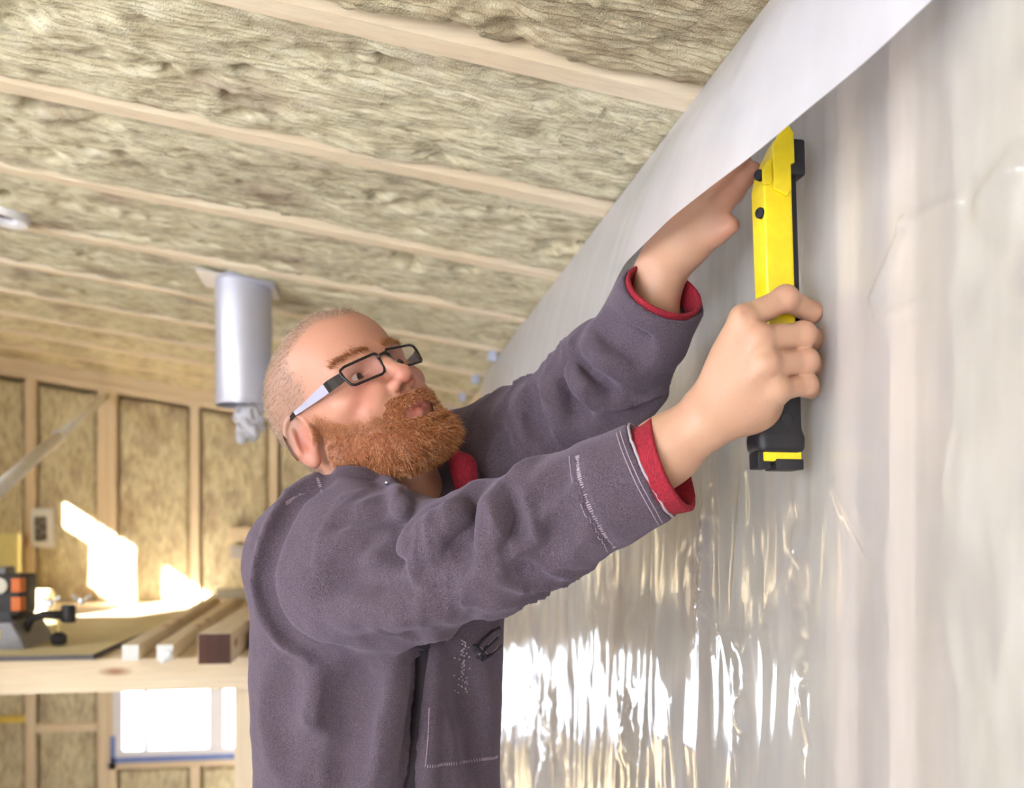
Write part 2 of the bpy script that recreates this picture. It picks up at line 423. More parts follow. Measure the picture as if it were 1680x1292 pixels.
# ================================================================== PLASTIC FILM on the right wall
def film_mat(name, haze, rough, refl, col=(0.80, 0.79, 0.86, 1)):
    t = NT(name); n = t.n
    n.remove(t.p)
    tr = t.new('ShaderNodeBsdfTransparent'); tr.inputs[0].default_value = (0.97, 0.97, 0.98, 1)
    df = t.new('ShaderNodeBsdfDiffuse'); df.inputs[0].default_value = col
    tl = t.new('ShaderNodeBsdfTranslucent'); tl.inputs[0].default_value = col
    gs = t.new('ShaderNodeBsdfGlossy'); gs.inputs['Roughness'].default_value = rough
    gs.inputs[0].default_value = (1, 1, 1, 1)
    mp = t.coords((14, 14, 3)); nz = t.noise(mp, 1.0, 3)
    hz = t.new('ShaderNodeMapRange'); t.set(hz.inputs[0], nz); hz.inputs[1].default_value = 0.3; hz.inputs[2].default_value = 0.7
    hz.inputs[3].default_value = haze-0.07; hz.inputs[4].default_value = haze+0.07
    m1 = t.new('ShaderNodeMixShader'); m1.inputs[0].default_value = 0.42
    t.t.links.new(df.outputs[0], m1.inputs[1]); t.t.links.new(tl.outputs[0], m1.inputs[2])
    m2 = t.new('ShaderNodeMixShader'); t.set(m2.inputs[0], hz)
    t.t.links.new(tr.outputs[0], m2.inputs[1]); t.t.links.new(m1.outputs[0], m2.inputs[2])
    fr = t.new('ShaderNodeFresnel'); fr.inputs[0].default_value = 1.5
    fm = t.new('ShaderNodeMath', operation='MULTIPLY'); fm.use_clamp = True; t.set(fm.inputs[0], fr); fm.inputs[1].default_value = refl
    m3 = t.new('ShaderNodeMixShader'); t.set(m3.inputs[0], fm)
    t.t.links.new(m2.outputs[0], m3.inputs[1]); t.t.links.new(gs.outputs[0], m3.inputs[2])
    t.t.links.new(m3.outputs[0], t.out.inputs[0])
    nb = t.noise(t.coords((60, 60, 14)), 1.0, 3)
    b = t.new('ShaderNodeBump'); t.set(b.inputs['Height'], nb); b.inputs['Strength'].default_value = 0.12; b.inputs['Distance'].default_value = 0.001
    t.t.links.new(b.outputs[0], gs.inputs['Normal'])
    return t.m
FILM = film_mat('polythene_film', 0.46, 0.095, 0.78)
FILM2 = film_mat('polythene_film_hazier', 0.84, 0.30, 0.6)  # loose margin: single layer with more haze and a rougher gloss

def face_room(X, Y, Z, q):
    P = np.stack([X, Y, Z], -1).reshape(-1, 3); n = np.cross(P[q[:, 1]]-P[q[:, 0]], P[q[:, 2]]-P[q[:, 0]])
    return q if n[:, 0].sum() < 0 else q[:, ::-1]
sheet = empty('plastic_sheet', (0.43, 1.6, CH-0.9))
tag(sheet, 'wrinkled translucent plastic vapour barrier sheet stapled over the low insulated wall', 'plastic sheet')
YF = 3.10
ys = axis_pts([(0.10, 0.42, 0.02), (0.42, 1.35, 0.0032), (1.35, YF, 0.006)])
zz = axis_pts([(-1.43, -0.85, 0.03), (-0.85, 0.535, 0.0042)])
Y, Z = np.meshgrid(ys, zz, indexing='ij')
def film_x(Y, Z):
    sm = lambda a, b, t: (lambda s: s*s*(3-2*s))(np.clip((t-a)/(b-a), 0, 1))
    X = np.full_like(Y, XS-0.006)
    # pleats hanging between the staples: strong low down and to the back, nearly taut beside the camera
    m = sm(0.70, 1.05, Y)*(1+0.5*sm(1.5, 2.6, Y))
    low = (0.45+0.55*sm(0.30, -0.05, Z))*np.clip(0.55+1.5*fbm(Y*3.3, Z*2.6, 8.8, 3), 0.12, 1.5)
    wy = Y+0.020*fbm(Y*2.2, Z*2.0, 0.7, 2)
    r1 = 1-np.abs(vnoise(wy*11, Z*2.4, 3.0)); r2 = 1-np.abs(vnoise(wy*25+8+Z*3, Z*5.0, 5.0)); r3 = fbm(wy*46, Z*12, 2.2, 2)
    X = X-m*low*(0.0130*r1**2.2+0.0075*r2**2.4+0.0020*r3)
    X = X-0.004*(fbm(Y*3, Z*2.5, 1.3, 3)+0.6)
    # crumples
    def spot(y, z, ry, rz): return np.exp(-((Y-y)/ry)**2-((Z-z)/rz)**2)
    def cr(fr, s): return np.abs(fbm(Y*fr+3*fbm(Y*18, Z*18, s, 2), Z*fr*0.7, s, 3))
    for (px, py, ry, rz, a, fr) in ((1040, 1185, 0.06, 0.055, 0.020, 26), (1165, 920, 0.05, 0.09, 0.018, 20), (1225, 1180, 0.018, 0.07, 0.010, 22),
                                    (1340, 1150, 0.02, 0.06, 0.008, 22), (1325, 850, 0.012, 0.10, 0.007, 26), (900, 1180, 0.25, 0.08, 0.012, 16),
                                    (1545, 1110, 0.012, 0.04, 0.004, 18), (1335, 470, 0.018, 0.10, 0.008, 24)):
        rd = (px-840)/FPX; d = XS/(rd*CP+SP); y0 = d*CP-rd*d*SP; z0 = (HORIZON-py)/FPX*d
        X = X-a*spot(y0, z0, ry, rz)*cr(fr, px*0.01)
    # long soft creases in the taut part near the studs
    for (p, q, w, a) in (((1450, 490), (1500, 370), 0.006, 0.0036), ((1500, 370), (1590, 330), 0.007, 0.0042), ((1455, 520), (1530, 500), 0.004, 0.0026), ((1385, 800), (1440, 900), 0.006, 0.002),
                         ((1640, 330), (1680, 280), 0.015, 0.008), ((1500, 60), (1570, 140), 0.010, 0.002)):
        e = []
        for px, py in (p, q):
            rd = (px-840)/FPX; d = XS/(rd*CP+SP); e.append((d*CP-rd*d*SP, (HORIZON-py)/FPX*d))
        (ay, az), (by, bz) = e; dy, dz = by-ay, bz-az; L2 = dy*dy+dz*dz
        t = np.clip(((Y-ay)*dy+(Z-az)*dz)/L2, 0, 1)
        dist = np.hypot(Y-ay-t*dy, Z-az-t*dz)
        X = X-a*np.exp(-(dist/w)**2)
    # pressed flat on the plates
    X = np.minimum(X, XS-0.002)
    return X
X = film_x(Y, Z)
link_mesh('wall_film', np.stack([X, Y, Z+CH], -1).reshape(-1, 3), face_room(X, Y, Z, grid_faces(*X.shape)), FILM, sheet, smooth=True)

# loose upper margin: folds out at the eave and hangs into the room
key = np.array([  # y, x of the free edge, z of the free edge
    (0.30, 0.436, 0.470), (0.50, 0.434, 0.430), (0.56, 0.430, 0.405), (0.62, 0.402, 0.384), (0.634, 0.385, 0.365), (0.70, 0.345, 0.336), (0.736, 0.330, 0.325), (0.79, 0.315, 0.319),
    (0.865, 0.300, 0.313), (1.015, 0.298, 0.312), (1.30, 0.33, 0.300), (1.70, 0.36, 0.298), (2.2, 0.375, 0.30), (3.10, 0.40, 0.33)])
ys = axis_pts([(0.30, 1.4, 0.006), (1.4, YF, 0.012)]); ss_ = np.linspace(0, 1, 60)
Yf, S = np.meshgrid(ys, ss_, indexing='ij')
def smooth_interp(y, col):
    v = np.interp(y, key[:, 0], key[:, col]); 
    return v
ex = smooth_interp(ys, 1); ez = smooth_interp(ys, 2)
kern = np.hanning(13); kern /= kern.sum()
ex = np.convolve(np.pad(ex, 6, 'edge'), kern, 'valid'); ez = np.convolve(np.pad(ez, 6, 'edge'), kern, 'valid')
top_x = np.minimum(XW, np.interp(ys, [0.3, 0.5, 0.7], [0.438, 0.432, XW])); top_z = 0.562
bul = np.interp(ys, [0.3, 0.55, 0.8, 1.5, 3.1], [0, 0.004, 0.030, 0.018, 0.012])
Xf = top_x[:, None]+(ex-top_x)[:, None]*S**1.25-bul[:, None]*np.sin(math.pi*S)**1.0
Zf = top_z+(ez-top_z)[:, None]*S+0*Yf
Xf = Xf+0.0035*fbm(Yf*6, S*1.6, 4.0, 3)*np.sin(math.pi*np.clip(S, 0, 0.9))+0.0012*fbm(Yf*5+S*6, S*12, 1.0, 2)*S
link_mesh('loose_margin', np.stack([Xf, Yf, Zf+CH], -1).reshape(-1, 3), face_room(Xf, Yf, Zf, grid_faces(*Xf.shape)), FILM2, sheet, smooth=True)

# ================================================================== SURFACE MODELLING (distance fields -> mesh)
class Field:
    """a list of smooth-blended shapes; evaluated at points or on a grid"""
    def __init__(s): s.ops = []
    def add(s, fn, lo, hi, k=0.01, op='u'):
        s.ops.append((fn, np.asarray(lo, float), np.asarray(hi, float), k, op)); return s
    @staticmethod
    def comb(a, b, k, op):
        if op == 'u':
            if k <= 0: return np.minimum(a, b)
            h = np.maximum(k-np.abs(a-b), 0)/k; return np.minimum(a, b)-h*h*k*0.25
        if op == 's':
            b = -b
            if k <= 0: return np.maximum(a, b)
            h = np.maximum(k-np.abs(a-b), 0)/k; return np.maximum(a, b)+h*h*k*0.25
        if op == 'i':
            h = np.maximum(k-np.abs(a-b), 0)/max(k, 1e-9); return np.maximum(a, b)+h*h*k*0.25
        if op == '+': return a-b            # displacement
    def ell(s, c, r, k=0.01, op='u', R=None):
        c = np.asarray(c, float); r = np.asarray(r, float)
        def fn(P):
            q = P-c
            if R is not None: q = q @ R
            k0 = np.sqrt(((q/r)**2).sum(-1)); k1 = np.sqrt(((q/(r*r))**2).sum(-1))
            return k0*(k0-1)/np.maximum(k1, 1e-6)
        m = r.max()+2*k+0.004
        return s.add(fn, c-m, c+m, k, op)
    def cap(s, a, b, ra, rb=None, k=0.01, op='u'):
        a = np.asarray(a, float); b = np.asarray(b, float); rb = ra if rb is None else rb
        ba = b-a; L = max(ba @ ba, 1e-12)
        def fn(P):
            t = np.clip(((P-a) @ ba)/L, 0, 1)
            return np.sqrt(((P-a-t[..., None]*ba)**2).sum(-1))-(ra+(rb-ra)*t)
        m = max(ra, rb)+2*k+0.004
        return s.add(fn, np.minimum(a, b)-m, np.maximum(a, b)+m, k, op)
    def chain(s, pts, rad, k=0.01, op='u'):
        for i in range(len(pts)-1): s.cap(pts[i], pts[i+1], rad[i], rad[i+1], k, op)
        return s
    def box(s, c, h, r=0.003, k=0.01, op='u', R=None):
        c = np.asarray(c, float); h = np.asarray(h, float)
        def fn(P):
            q = P-c
            if R is not None: q = q @ R
            q = np.abs(q)-(h-r)
            return np.sqrt((np.maximum(q, 0)**2).sum(-1))+np.minimum(q.max(-1), 0)-r
        m = np.linalg.norm(h)+2*k+0.004
        return s.add(fn, c-m, c+m, k, op)
    def ev(s, P):
        P = np.asarray(P, float); v = np.full(P.shape[:-1], 1e3)
        for fn, lo, hi, k, op in s.ops:
            m = np.all((P >= lo) & (P <= hi), -1)
            if m.any(): v[m] = s.comb(v[m], fn(P[m]), k, op)
        return v
    def grid(s, lo, hi, h):
        ax = [np.arange(a, b+h, h) for a, b in zip(lo, hi)]
        V = np.full([len(a) for a in ax], 1e3, np.float32)
        for fn, l, u, k, op in s.ops:
            sl = [slice(max(0, np.searchsorted(a, x)-1), np.searchsorted(a, y)+1) for a, x, y in zip(ax, l, u)]
            sub = [a[q] for a, q in zip(ax, sl)]
            if min(len(q) for q in sub) == 0: continue
            P = np.stack(np.meshgrid(*sub, indexing='ij'), -1)
            V[tuple(sl)] = s.comb(V[tuple(sl)], fn(P), k, op)
        return ax, V
    def mesh(s, lo, hi, h):
        ax, V = s.grid(lo, hi, h)
        return nets(ax, V)
    def normal(s, P, e=0.0008):
        P = np.asarray(P, float); g = np.zeros_like(P)
        for i in range(3):
            d = np.zeros(3); d[i] = e; g[..., i] = s.ev(P+d)-s.ev(P-d)
        return g/np.maximum(np.linalg.norm(g, axis=-1, keepdims=True), 1e-9)
    def snap(s, P, n=6, off=0.0):
        P = np.array(P, float)
        for _ in range(n): P = P-s.normal(P)*(s.ev(P)-off)[..., None]
        return P
def nets(ax, V):
    """surface nets: one vertex per crossed cell"""
    ins = V < 0
    nx, ny, nz = V.shape
    cs = np.zeros((nx-1, ny-1, nz-1), np.int8)
    for a in (0, 1):
        for b in (0, 1):
            for c in (0, 1): cs += ins[a:nx-1+a, b:ny-1+b, c:nz-1+c]
    act = (cs > 0) & (cs < 8)
    I = np.argwhere(act); ids = np.full(act.shape, -1, np.int64); ids[act] = np.arange(len(I))
    acc = np.zeros((len(I), 3)); cnt = np.zeros(len(I))
    cor = [(a, b, c) for a in (0, 1) for b in (0, 1) for c in (0, 1)]
    for p in cor:
        for d in range(3):
            if p[d]: continue
            q = list(p); q[d] = 1
            va = V[I[:, 0]+p[0], I[:, 1]+p[1], I[:, 2]+p[2]]; vb = V[I[:, 0]+q[0], I[:, 1]+q[1], I[:, 2]+q[2]]
            m = (va < 0) != (vb < 0)
            t = va[m]/(va[m]-vb[m])
            pt = np.tile(np.array(p, float), (m.sum(), 1)); pt[:, d] += t
            acc[m] += pt; cnt[m] += 1
    vert = I+acc/cnt[:, None]
    out = np.stack([ax[d][0]+vert[:, d]*(ax[d][1]-ax[d][0]) for d in range(3)], -1)
    F = []
    for d in range(3):
        e1, e2 = (d+1) % 3, (d+2) % 3
        sa = [slice(None)]*3; sb = [slice(None)]*3; sa[d] = slice(0, -1); sb[d] = slice(1, None)
        x = ins[tuple(sa)] != ins[tuple(sb)]
        J = np.argwhere(x)
        J = J[(J[:, e1] > 0) & (J[:, e2] > 0) & (J[:, e1] < V.shape[e1]-1) & (J[:, e2] < V.shape[e2]-1)]
        flip = ins[J[:, 0], J[:, 1], J[:, 2]]
        def at(o1, o2):
            K = J.copy(); K[:, e1] += o1; K[:, e2] += o2; return ids[K[:, 0], K[:, 1], K[:, 2]]
        q = np.stack([at(-1, -1), at(0, -1), at(0, 0), at(-1, 0)], -1)
        q[~flip] = q[~flip][:, ::-1]
        F.append(q)
    F = np.concatenate(F); F = F[(F >= 0).all(1)]
    return out, F
def smooth_verts(v, f, n=2, lam=0.5):
    for _ in range(n):
        acc = np.zeros_like(v); c = np.zeros(len(v))
        for a in range(4):
            for b in ((a+1) % 4, (a+3) % 4):
                np.add.at(acc, f[:, a], v[f[:, b]]); np.add.at(c, f[:, a], 1)
        v = v+lam*(acc/np.maximum(c, 1)[:, None]-v)
    return v
def W3(P):
    """right/depth/up rows -> world rows"""
    P = np.asarray(P, float)
    return np.stack([P[..., 0]*CP+P[..., 1]*SP, P[..., 1]*CP-P[..., 0]*SP, P[..., 2]+CH], -1)
def join(parts):
    V = []; F = []; n = 0
    for v, f in parts: V.append(v); F.append(f+n); n += len(v)
    return np.concatenate(V), np.concatenate(F)
def set_attr(o, name, val):
    a = o.data.attributes.new(name, 'FLOAT_COLOR' if np.ndim(val) == 2 else 'FLOAT', 'POINT')
    if np.ndim(val) == 2: a.data.foreach_set('color', np.c_[val, np.ones(len(val))].astype(np.float32).ravel())
    else: a.data.foreach_set('value', np.asarray(val, np.float32))
def sstep(a, b, t):
    s = np.clip((t-a)/(b-a), 0, 1); return s*s*(3-2*s)
def raycast(field, px, py, d0=0.6, d1=2.0, n=700):
    """where the sight line of a picture point meets a modelled surface (right/depth/up)"""
    t = np.linspace(d0, d1, n); P = np.stack([rdu(px, py, d) for d in t]); v = field.ev(P)
    i = np.argmax(v < 0)
    if v[i] >= 0: i = np.argmin(v); return P[i]
    a = v[i-1]/(v[i-1]-v[i]); return P[i-1]*(1-a)+P[i]*a

# ================================================================== WORKBENCH at the back and what lies on it
ZB = CH-0.30
bench = empty('workbench', (-1.2, 3.6, 0)); tag(bench, 'deep lumber-framed workbench spanning the back of the room', 'workbench')
MB().box((-2.12, 2.50, ZB-0.085), (0.10, 2.54, ZB-0.001), bev=0.002).build('front_beam', PINE[0], bench)
MB().box((-2.12, 4.74, ZB-0.085), (0.10, 4.775, ZB-0.020), bev=0.002).build('back_beam', SPRUCE[0], bench)
for j in range(5):
    x0 = -2.12+j*0.446
    MB().box((x0, 2.541, ZB-0.018), (x0+0.444, 4.785, ZB), bev=0.001).build('deck_board', SPRUCE[1], bench)
for x in (-2.06, -0.28):
    for y in (2.59, 4.66): MB().box((x-0.04, y-0.04, 0.0), (x+0.04, y+0.04, ZB-0.019), bev=0.003).build('leg', SPRUCE[2], bench)
for x in (-1.75, -1.3, -0.75): MB().box((x-0.019, 2.541, ZB-0.075), (x+0.019, 4.739, ZB-0.0185)).build('joist', SPRUCE[1], bench)
# plywood sheet with a dark edge
plyw = MB().box((-2.11, 2.478, ZB+0.0005), (-0.655, 3.70, ZB+0.014), bev=0.001).build('plywood_sheet', None)
pm = wood('plywood_face', srgb(206, 190, 140), srgb(226, 212, 168), 0, False, 0.6, 0.6); plyw.data.materials.append(pm)
tag(plyw, 'flat plywood sheet lying on the left of the workbench under the power saw', 'plywood')
pe = MB().box((-2.112, 2.4765, ZB+0.0008), (-0.653, 2.4782, ZB+0.0138)).box((-0.6552, 2.478, ZB+0.0008), (-0.6535, 3.70, ZB+0.0138)).build('dark_edge', plain('grey_edge', srgb(96, 92, 96), 0.8), plyw)
# two loose battens
def batten(p0, p1, w, h, name, lab, cat, mat, group=None, z0=ZB+0.0005):
    a, b = Vector((*p0, z0)), Vector((*p1, z0)); d = (b-a); L = d.length; ang = math.atan2(d.y, d.x)
    M = Matrix.Translation(a) @ Matrix.Rotation(ang, 4, 'Z')
    o = MB().box((0, -w/2, 0), (L, w/2, h), M, 0.002).build(name, mat); tag(o, lab, cat, group); return o, M
b1, M1 = batten((-0.556, 2.44), (-0.668, 4.70), 0.040, 0.040, 'batten', 'long pale square batten laid across the workbench beside the plywood sheet', 'lumber', PINE[1])
b2, M2_ = batten((-0.472, 2.43), (-0.566, 4.70), 0.040, 0.040, 'batten', 'long pale square batten beside the dark-ended timber, with crumpled white film on its end', 'lumber', PINE[1])
wend = plain('white_end_paint', srgb(238, 238, 236), 0.6)
for b_, M_ in ((b1, M1), (b2, M2_)):
    MB().box((-0.0012, -0.0195, 0.0005), (0.0002, 0.0195, 0.0395), M_).build('painted_end', wend, b_)
fv = []
cf = Field(); cf.ell((0, 0, 0), (.012, .006, .014), .004); cf.ell((.010, -.003, .008), (.008, .006, .008), .004); cf.ell((-.006, -.002, -.010), (.007, .005, .009), .004)
v, f = cf.mesh((-.03, -.02, -.03), (.03, .02, .03), .0025); v = v+RNG.normal(0, .0006, v.shape)
link_mesh('film_scrap', v+np.array([-0.470, 2.424, ZB+0.012]), f, plain('white_film', srgb(240, 240, 244), 0.3), b2)
# dark-ended square timber
tb = MB().box((-0.378, 2.335, ZB+0.0005), (-0.300, 3.7, ZB+0.076), bev=0.003).build('timber', PINE[1])
tag(tb, 'thick square timber with a dark brown sawn end on the bench', 'lumber')
MB().box((-0.3765, 2.3335, ZB+0.002), (-0.3015, 2.3352, ZB+0.0745), bev=0.0006).build('dark_end', wood('dark_end_grain', srgb(58, 28, 20), srgb(92, 46, 30), 2, False), tb)
o = MB().box((-0.285, 2.62, ZB+0.0005), (-0.16, 3.5, ZB+0.055), bev=0.003).build('timber', wood('amber_board', srgb(186, 140, 84), srgb(208, 166, 108), 1)); tag(o, 'short amber plank lying flat beside the dark-ended timber', 'lumber')
o = MB().box((-0.62, 4.30, ZB+0.041), (-0.08, 4.42, ZB+0.081), bev=0.003).build('board', plain('weathered_grey_board', srgb(206, 200, 184), 0.8)); tag(o, 'weathered grey board lying crosswise over the batten ends', 'lumber')
o = MB().box((-0.40, 3.86, ZB+0.0005), (-0.24, 3.98, ZB+0.11), bev=0.004).build('foam_block', plain('white_foam', srgb(226, 224, 220), 0.9)); tag(o, 'white foam block standing at the back of the bench', 'block')
# small ledger blocks on the back wall
o = MB().box((-0.63, YB-0.05, CH-0.005), (-0.40, YB+0.001, CH+0.064), bev=0.003).build('ledger_block', PINE[0]); tag(o, 'short pale wood block nailed to the back wall studs', 'wood block')
o = MB().box((-0.62, YB-0.03, CH-0.09), (-0.42, YB+0.001, CH-0.025), bev=0.003).build('junction_cover', plain('grey_cover', srgb(176, 172, 172), 0.6)); tag(o, 'flat grey plate below the wood block on the back wall', 'plate')
# upright pale panel offcut
o = MB().box((-1.86, 4.50, ZB+0.0005), (-1.505, 4.54, ZB+0.33), bev=0.004).build('panel_offcut', plain('pale_yellow_panel', srgb(236, 224, 150), 0.7, var=0.03)); tag(o, 'pale yellow panel offcut standing upright behind the power saw', 'panel')
# roll of sheeting
rl = empty('sheeting_roll', (-1.45, 3.85, ZB)); tag(rl, 'pale beige roll of sheeting lying behind the power saw', 'roll')
MR = Matrix.Translation((-1.762, 3.85, ZB+0.0005+0.056)) @ Matrix.Rotation(math.radians(90), 4, 'Y')
MB().lathe([(.024, 0), (.056, 0), (.0565, .01), (.0565, .585), (.055, .592), (.024, .590), (.022, .580)], 40, MR).build('sheeting', plain('beige_sheeting', srgb(226, 214, 170), 0.45, var=0.1, scale=120), rl, auto=40)
MB().lathe([(.0225, .588), (.0225, .3), (.019, .3), (.019, .588)], 28, MR, False).build('core_tube', plain('cardboard_core', srgb(150, 124, 88), 0.9), rl, auto=40)

# power mitre saw, mostly outside the picture, with its hold-down clamp
def P2(px, py, d): return Vector(pix(px, py, d))
zt = ZB+0.0145
saw = empty('mitre_saw', (-1.05, 2.75, zt)); tag(saw, 'black and grey power saw with orange vents and clamp on the plywood', 'power saw')
sblk = plain('saw_black', srgb(36, 34, 38), 0.5); sgry = plain('saw_grey', srgb(124, 122, 126), 0.45, 0.3); sora = plain('saw_orange', srgb(214, 110, 40), 0.5); syel = plain('saw_yellow', srgb(226, 190, 60), 0.5)
MB().prism([(-1.36, zt), (-0.862, zt), (-0.872, zt+0.030), (-0.895, zt+0.070), (-1.36, zt+0.070)], 2.62, 2.86).build('base', sgry, saw)
MB().prism([(-1.36, zt+0.0695), (-0.90, zt+0.0695), (-0.915, zt+0.095), (-1.36, zt+0.11)], 2.66, 2.84).build('turntable', sblk, saw)
MB().box((-1.20, 2.66, zt+0.085), (-0.885, 2.80, zt+0.195), bev=0.012).build('motor_housing', sblk, saw, auto=40)
MB().box((-1.35, 2.69, zt+0.185), (-0.93, 2.77, zt+0.215), Matrix.Identity(4), 0.01).build('blade_guard', sgry, saw, auto=40)
for z in (0.105, 0.155):
    MB().box((-0.907, 2.6565, zt+z-.008), (-0.8825, 2.70, zt+z+0.030), bev=0.003).build('vent', sora, saw, auto=40)
MB().box((-1.06, 2.6565, zt+0.10), (-0.945, 2.6605, zt+0.18), bev=0.001).build('side_plate', sgry, saw)
MB().box((-1.34, 2.6165, zt+0.030), (-0.92, 2.6205, zt+0.052), bev=0.001).build('scale_strip', syel, saw)
MB().lathe([(.020, 0), (.022, .003), (.022, .006), (.012, .008), (.004, .009)], 24, Matrix.Translation((-0.935, 2.656, zt+0.165)) @ Matrix.Rotation(math.radians(90), 4, 'X')).build('cap', plain('pale_cap', srgb(220, 214, 200), 0.3), saw, auto=40)
ca = [(-0.885, 2.70, zt+0.040), (-0.878, 2.70, zt+0.058), (-0.868, 2.70, zt+0.074), (-0.840, 2.70, zt+0.084), (-0.790, 2.70, zt+0.082)]
MB().tube(ca, [.011, .011, .011, .012, .013], 12).build('clamp_arm', sblk, saw, smooth=True)
MB().lathe([(.017, -.022), (.019, -.018), (.019, .018), (.016, .026)], 20, Matrix.Translation((-0.775, 2.70, zt+0.084))).build('clamp_head', sblk, saw, auto=40)
MB().lathe([(.005, .0), (.005, .075)], 12, Matrix.Translation((-0.800, 2.70, zt+0.02))).build('clamp_screw', plain('brass_screw', srgb(206, 184, 110), 0.3, 0.8), saw, auto=40)
kb = MB(); Mk = Matrix.Translation((-0.800, 2.70, zt+0.001))
kb.lathe([(.012, 0), (.020, .004), (.022, .012), (.021, .026), (.014, .032), (.006, .036)], 8, Mk); kb.build('clamp_knob', sblk, saw, auto=30)
for x, y in ((-0.820, 2.69), (-0.755, 2.74)):
    w = MB(); Mw = Matrix.Translation((x, y, zt+0.120))
    w.lathe([(.008, -.012), (.008, .004), (.004, .006)], 12, Mw)
    for s in (-1, 1): w.prism([(s*.004, -.004), (s*.026, .006), (s*.024, .018), (s*.010, .008)], -.003, .003, 1, Mw @ Matrix.Rotation(0.3*s, 4, 'Z'))
    w.build('wing_nut', plain('bright_steel', srgb(226, 226, 230), 0.25, 0.6), saw, auto=30)

# printed notice on the stud, brace pole, duct, ceiling box, tape tabs
nt = empty('printed_notice', (-1.49, YB-0.012, CH-0.03)); tag(nt, 'white sheet with a dark printed panel taped to a back wall stud', 'notice')
Mn = Matrix.Translation((-1.49, YB-0.012, CH-0.035))
nv = [(x, 0.006*math.sin(x*30)+0.004*math.cos(z*22), z) for x in np.linspace(-.052, .048, 9) for z in np.linspace(0, .19, 13)]
MB().add([tuple(Mn @ Vector(p)) for p in nv], grid_faces(9, 13).tolist()).build('paper', plain('white_paper', srgb(226, 226, 226), 0.7, var=0.02), nt, smooth=True)
pt = NT('printed_panel'); pn = pt.noise(pt.coords((90, 1, 60)), 1.0, 3, 0.7)
pt.pr(Base_Color=pt.ramp(pn, [(0.42, srgb(50, 46, 48)), (0.56, srgb(96, 90, 88)), (0.62, srgb(200, 196, 190))]), Roughness=0.7)
nv = [(x, 0.006*math.sin(x*30)+0.004*math.cos(z*22)-0.0015, z) for x in np.linspace(-.036, .018, 6) for z in np.linspace(.03, .15, 9)]
MB().add([tuple(Mn @ Vector(p)) for p in nv], grid_faces(6, 9).tolist()).build('print', pt.m, nt, smooth=True)

pa, pb = P2(172, 650, 4.50), P2(-40, 834, 2.45)
pa.y = min(pa.y, YB-0.03)
pole = empty('brace_pole', tuple(pb)); tag(pole, 'slender silver metal pole slanting up to the back wall top plate', 'pole')
galv = plain('galvanised_steel', srgb(242, 242, 246), 0.4, 0.0, var=0.06, scale=30)
pd = (pa-pb).normalized(); pend = pb-pd*((pb.z)/pd.z) if pd.z > 0 else pb
pst = pb-pd*0.35
MB().tube([pst, pa-pd*1.1], .021, 20).build('outer_tube', galv, pole, smooth=True)
MB().tube([pa-pd*1.15, pa], .0165, 20).build('inner_tube', galv, pole, smooth=True)
MB().tube([pa-pd*1.13, pa-pd*1.09], .025, 20).build('collar', galv, pole, auto=40)
MB().tube([pst+pd*0.01, Vector((pst.x-0.12, pst.y-0.25, 0.0))], .013, 16).build('foot_tube', galv, pole, smooth=True)

dx, dy = -0.292, 2.52
duct = empty('vent_duct', (dx, dy, CH+0.36)); tag(duct, 'grey metal vent duct hanging from the ceiling stuffed with plastic', 'duct')
dm = plain('duct_grey', srgb(196, 196, 210), 0.38, 0.35, var=0.04, scale=8)
Md = Matrix.Translation((dx, dy, CH+0.352))
MB().lathe([(.0705, 0), (.0715, .003), (.0715, .36)], 56, Md, False).lathe([(.0695, 0.0), (.0695, .36)], 56, Md, False).build('pipe', dm, duct, auto=40, fix=False)
MB().lathe([(.0712, .004), (.0722, .006), (.0722, .009), (.0712, .011)], 56, Md, False).build('rim', dm, duct, smooth=True)
fz = [(x, y, zc(x)) for x, y in ((dx-.11, dy-.085), (dx+.085, dy-.085), (dx+.085, dy+.085), (dx-.11, dy+.085))]
fb = MB(); fb.add([(x, y, z-0.004) for x, y, z in fz]+[(x, y, z-0.0015) for x, y, z in fz], [[0, 1, 2, 3], [7, 6, 5, 4]]+[[i, (i+1) % 4, 4+(i+1) % 4, 4+i] for i in range(4)]); fb.build('flange', dm, duct)
pl_ = Field()
for q in range(13):
    a = q*2.4; pl_.ell((.022*math.cos(a)+.004, .022*math.sin(a), -.010-.0065*q), (.024-.0006*q, .020, .018), .006)
for q in range(22):
    a = q*1.7; z = -.01-.0042*q; pl_.cap((.042*math.cos(a), .038*math.sin(a), z), (.030*math.cos(a+.5), .03*math.sin(a+.5), z-.03), .006, .006, .004, 's')
v, f = pl_.mesh((-.07, -.07, -.13), (.07, .07, .03), .0025)
bagm = NT('crinkled_plastic'); bagm.pr(Base_Color=srgb(222, 220, 228), Roughness=0.22, Transmission_Weight=0.35, IOR=1.2); bagm.bump(bagm.noise(bagm.coords((150, 150, 90)), 1.0, 3), 0.6, 0.003)
link_mesh('plastic_stuffing', v+np.array([dx+.012, dy-.01, CH+0.356]), f, bagm.m, duct, smooth=False)

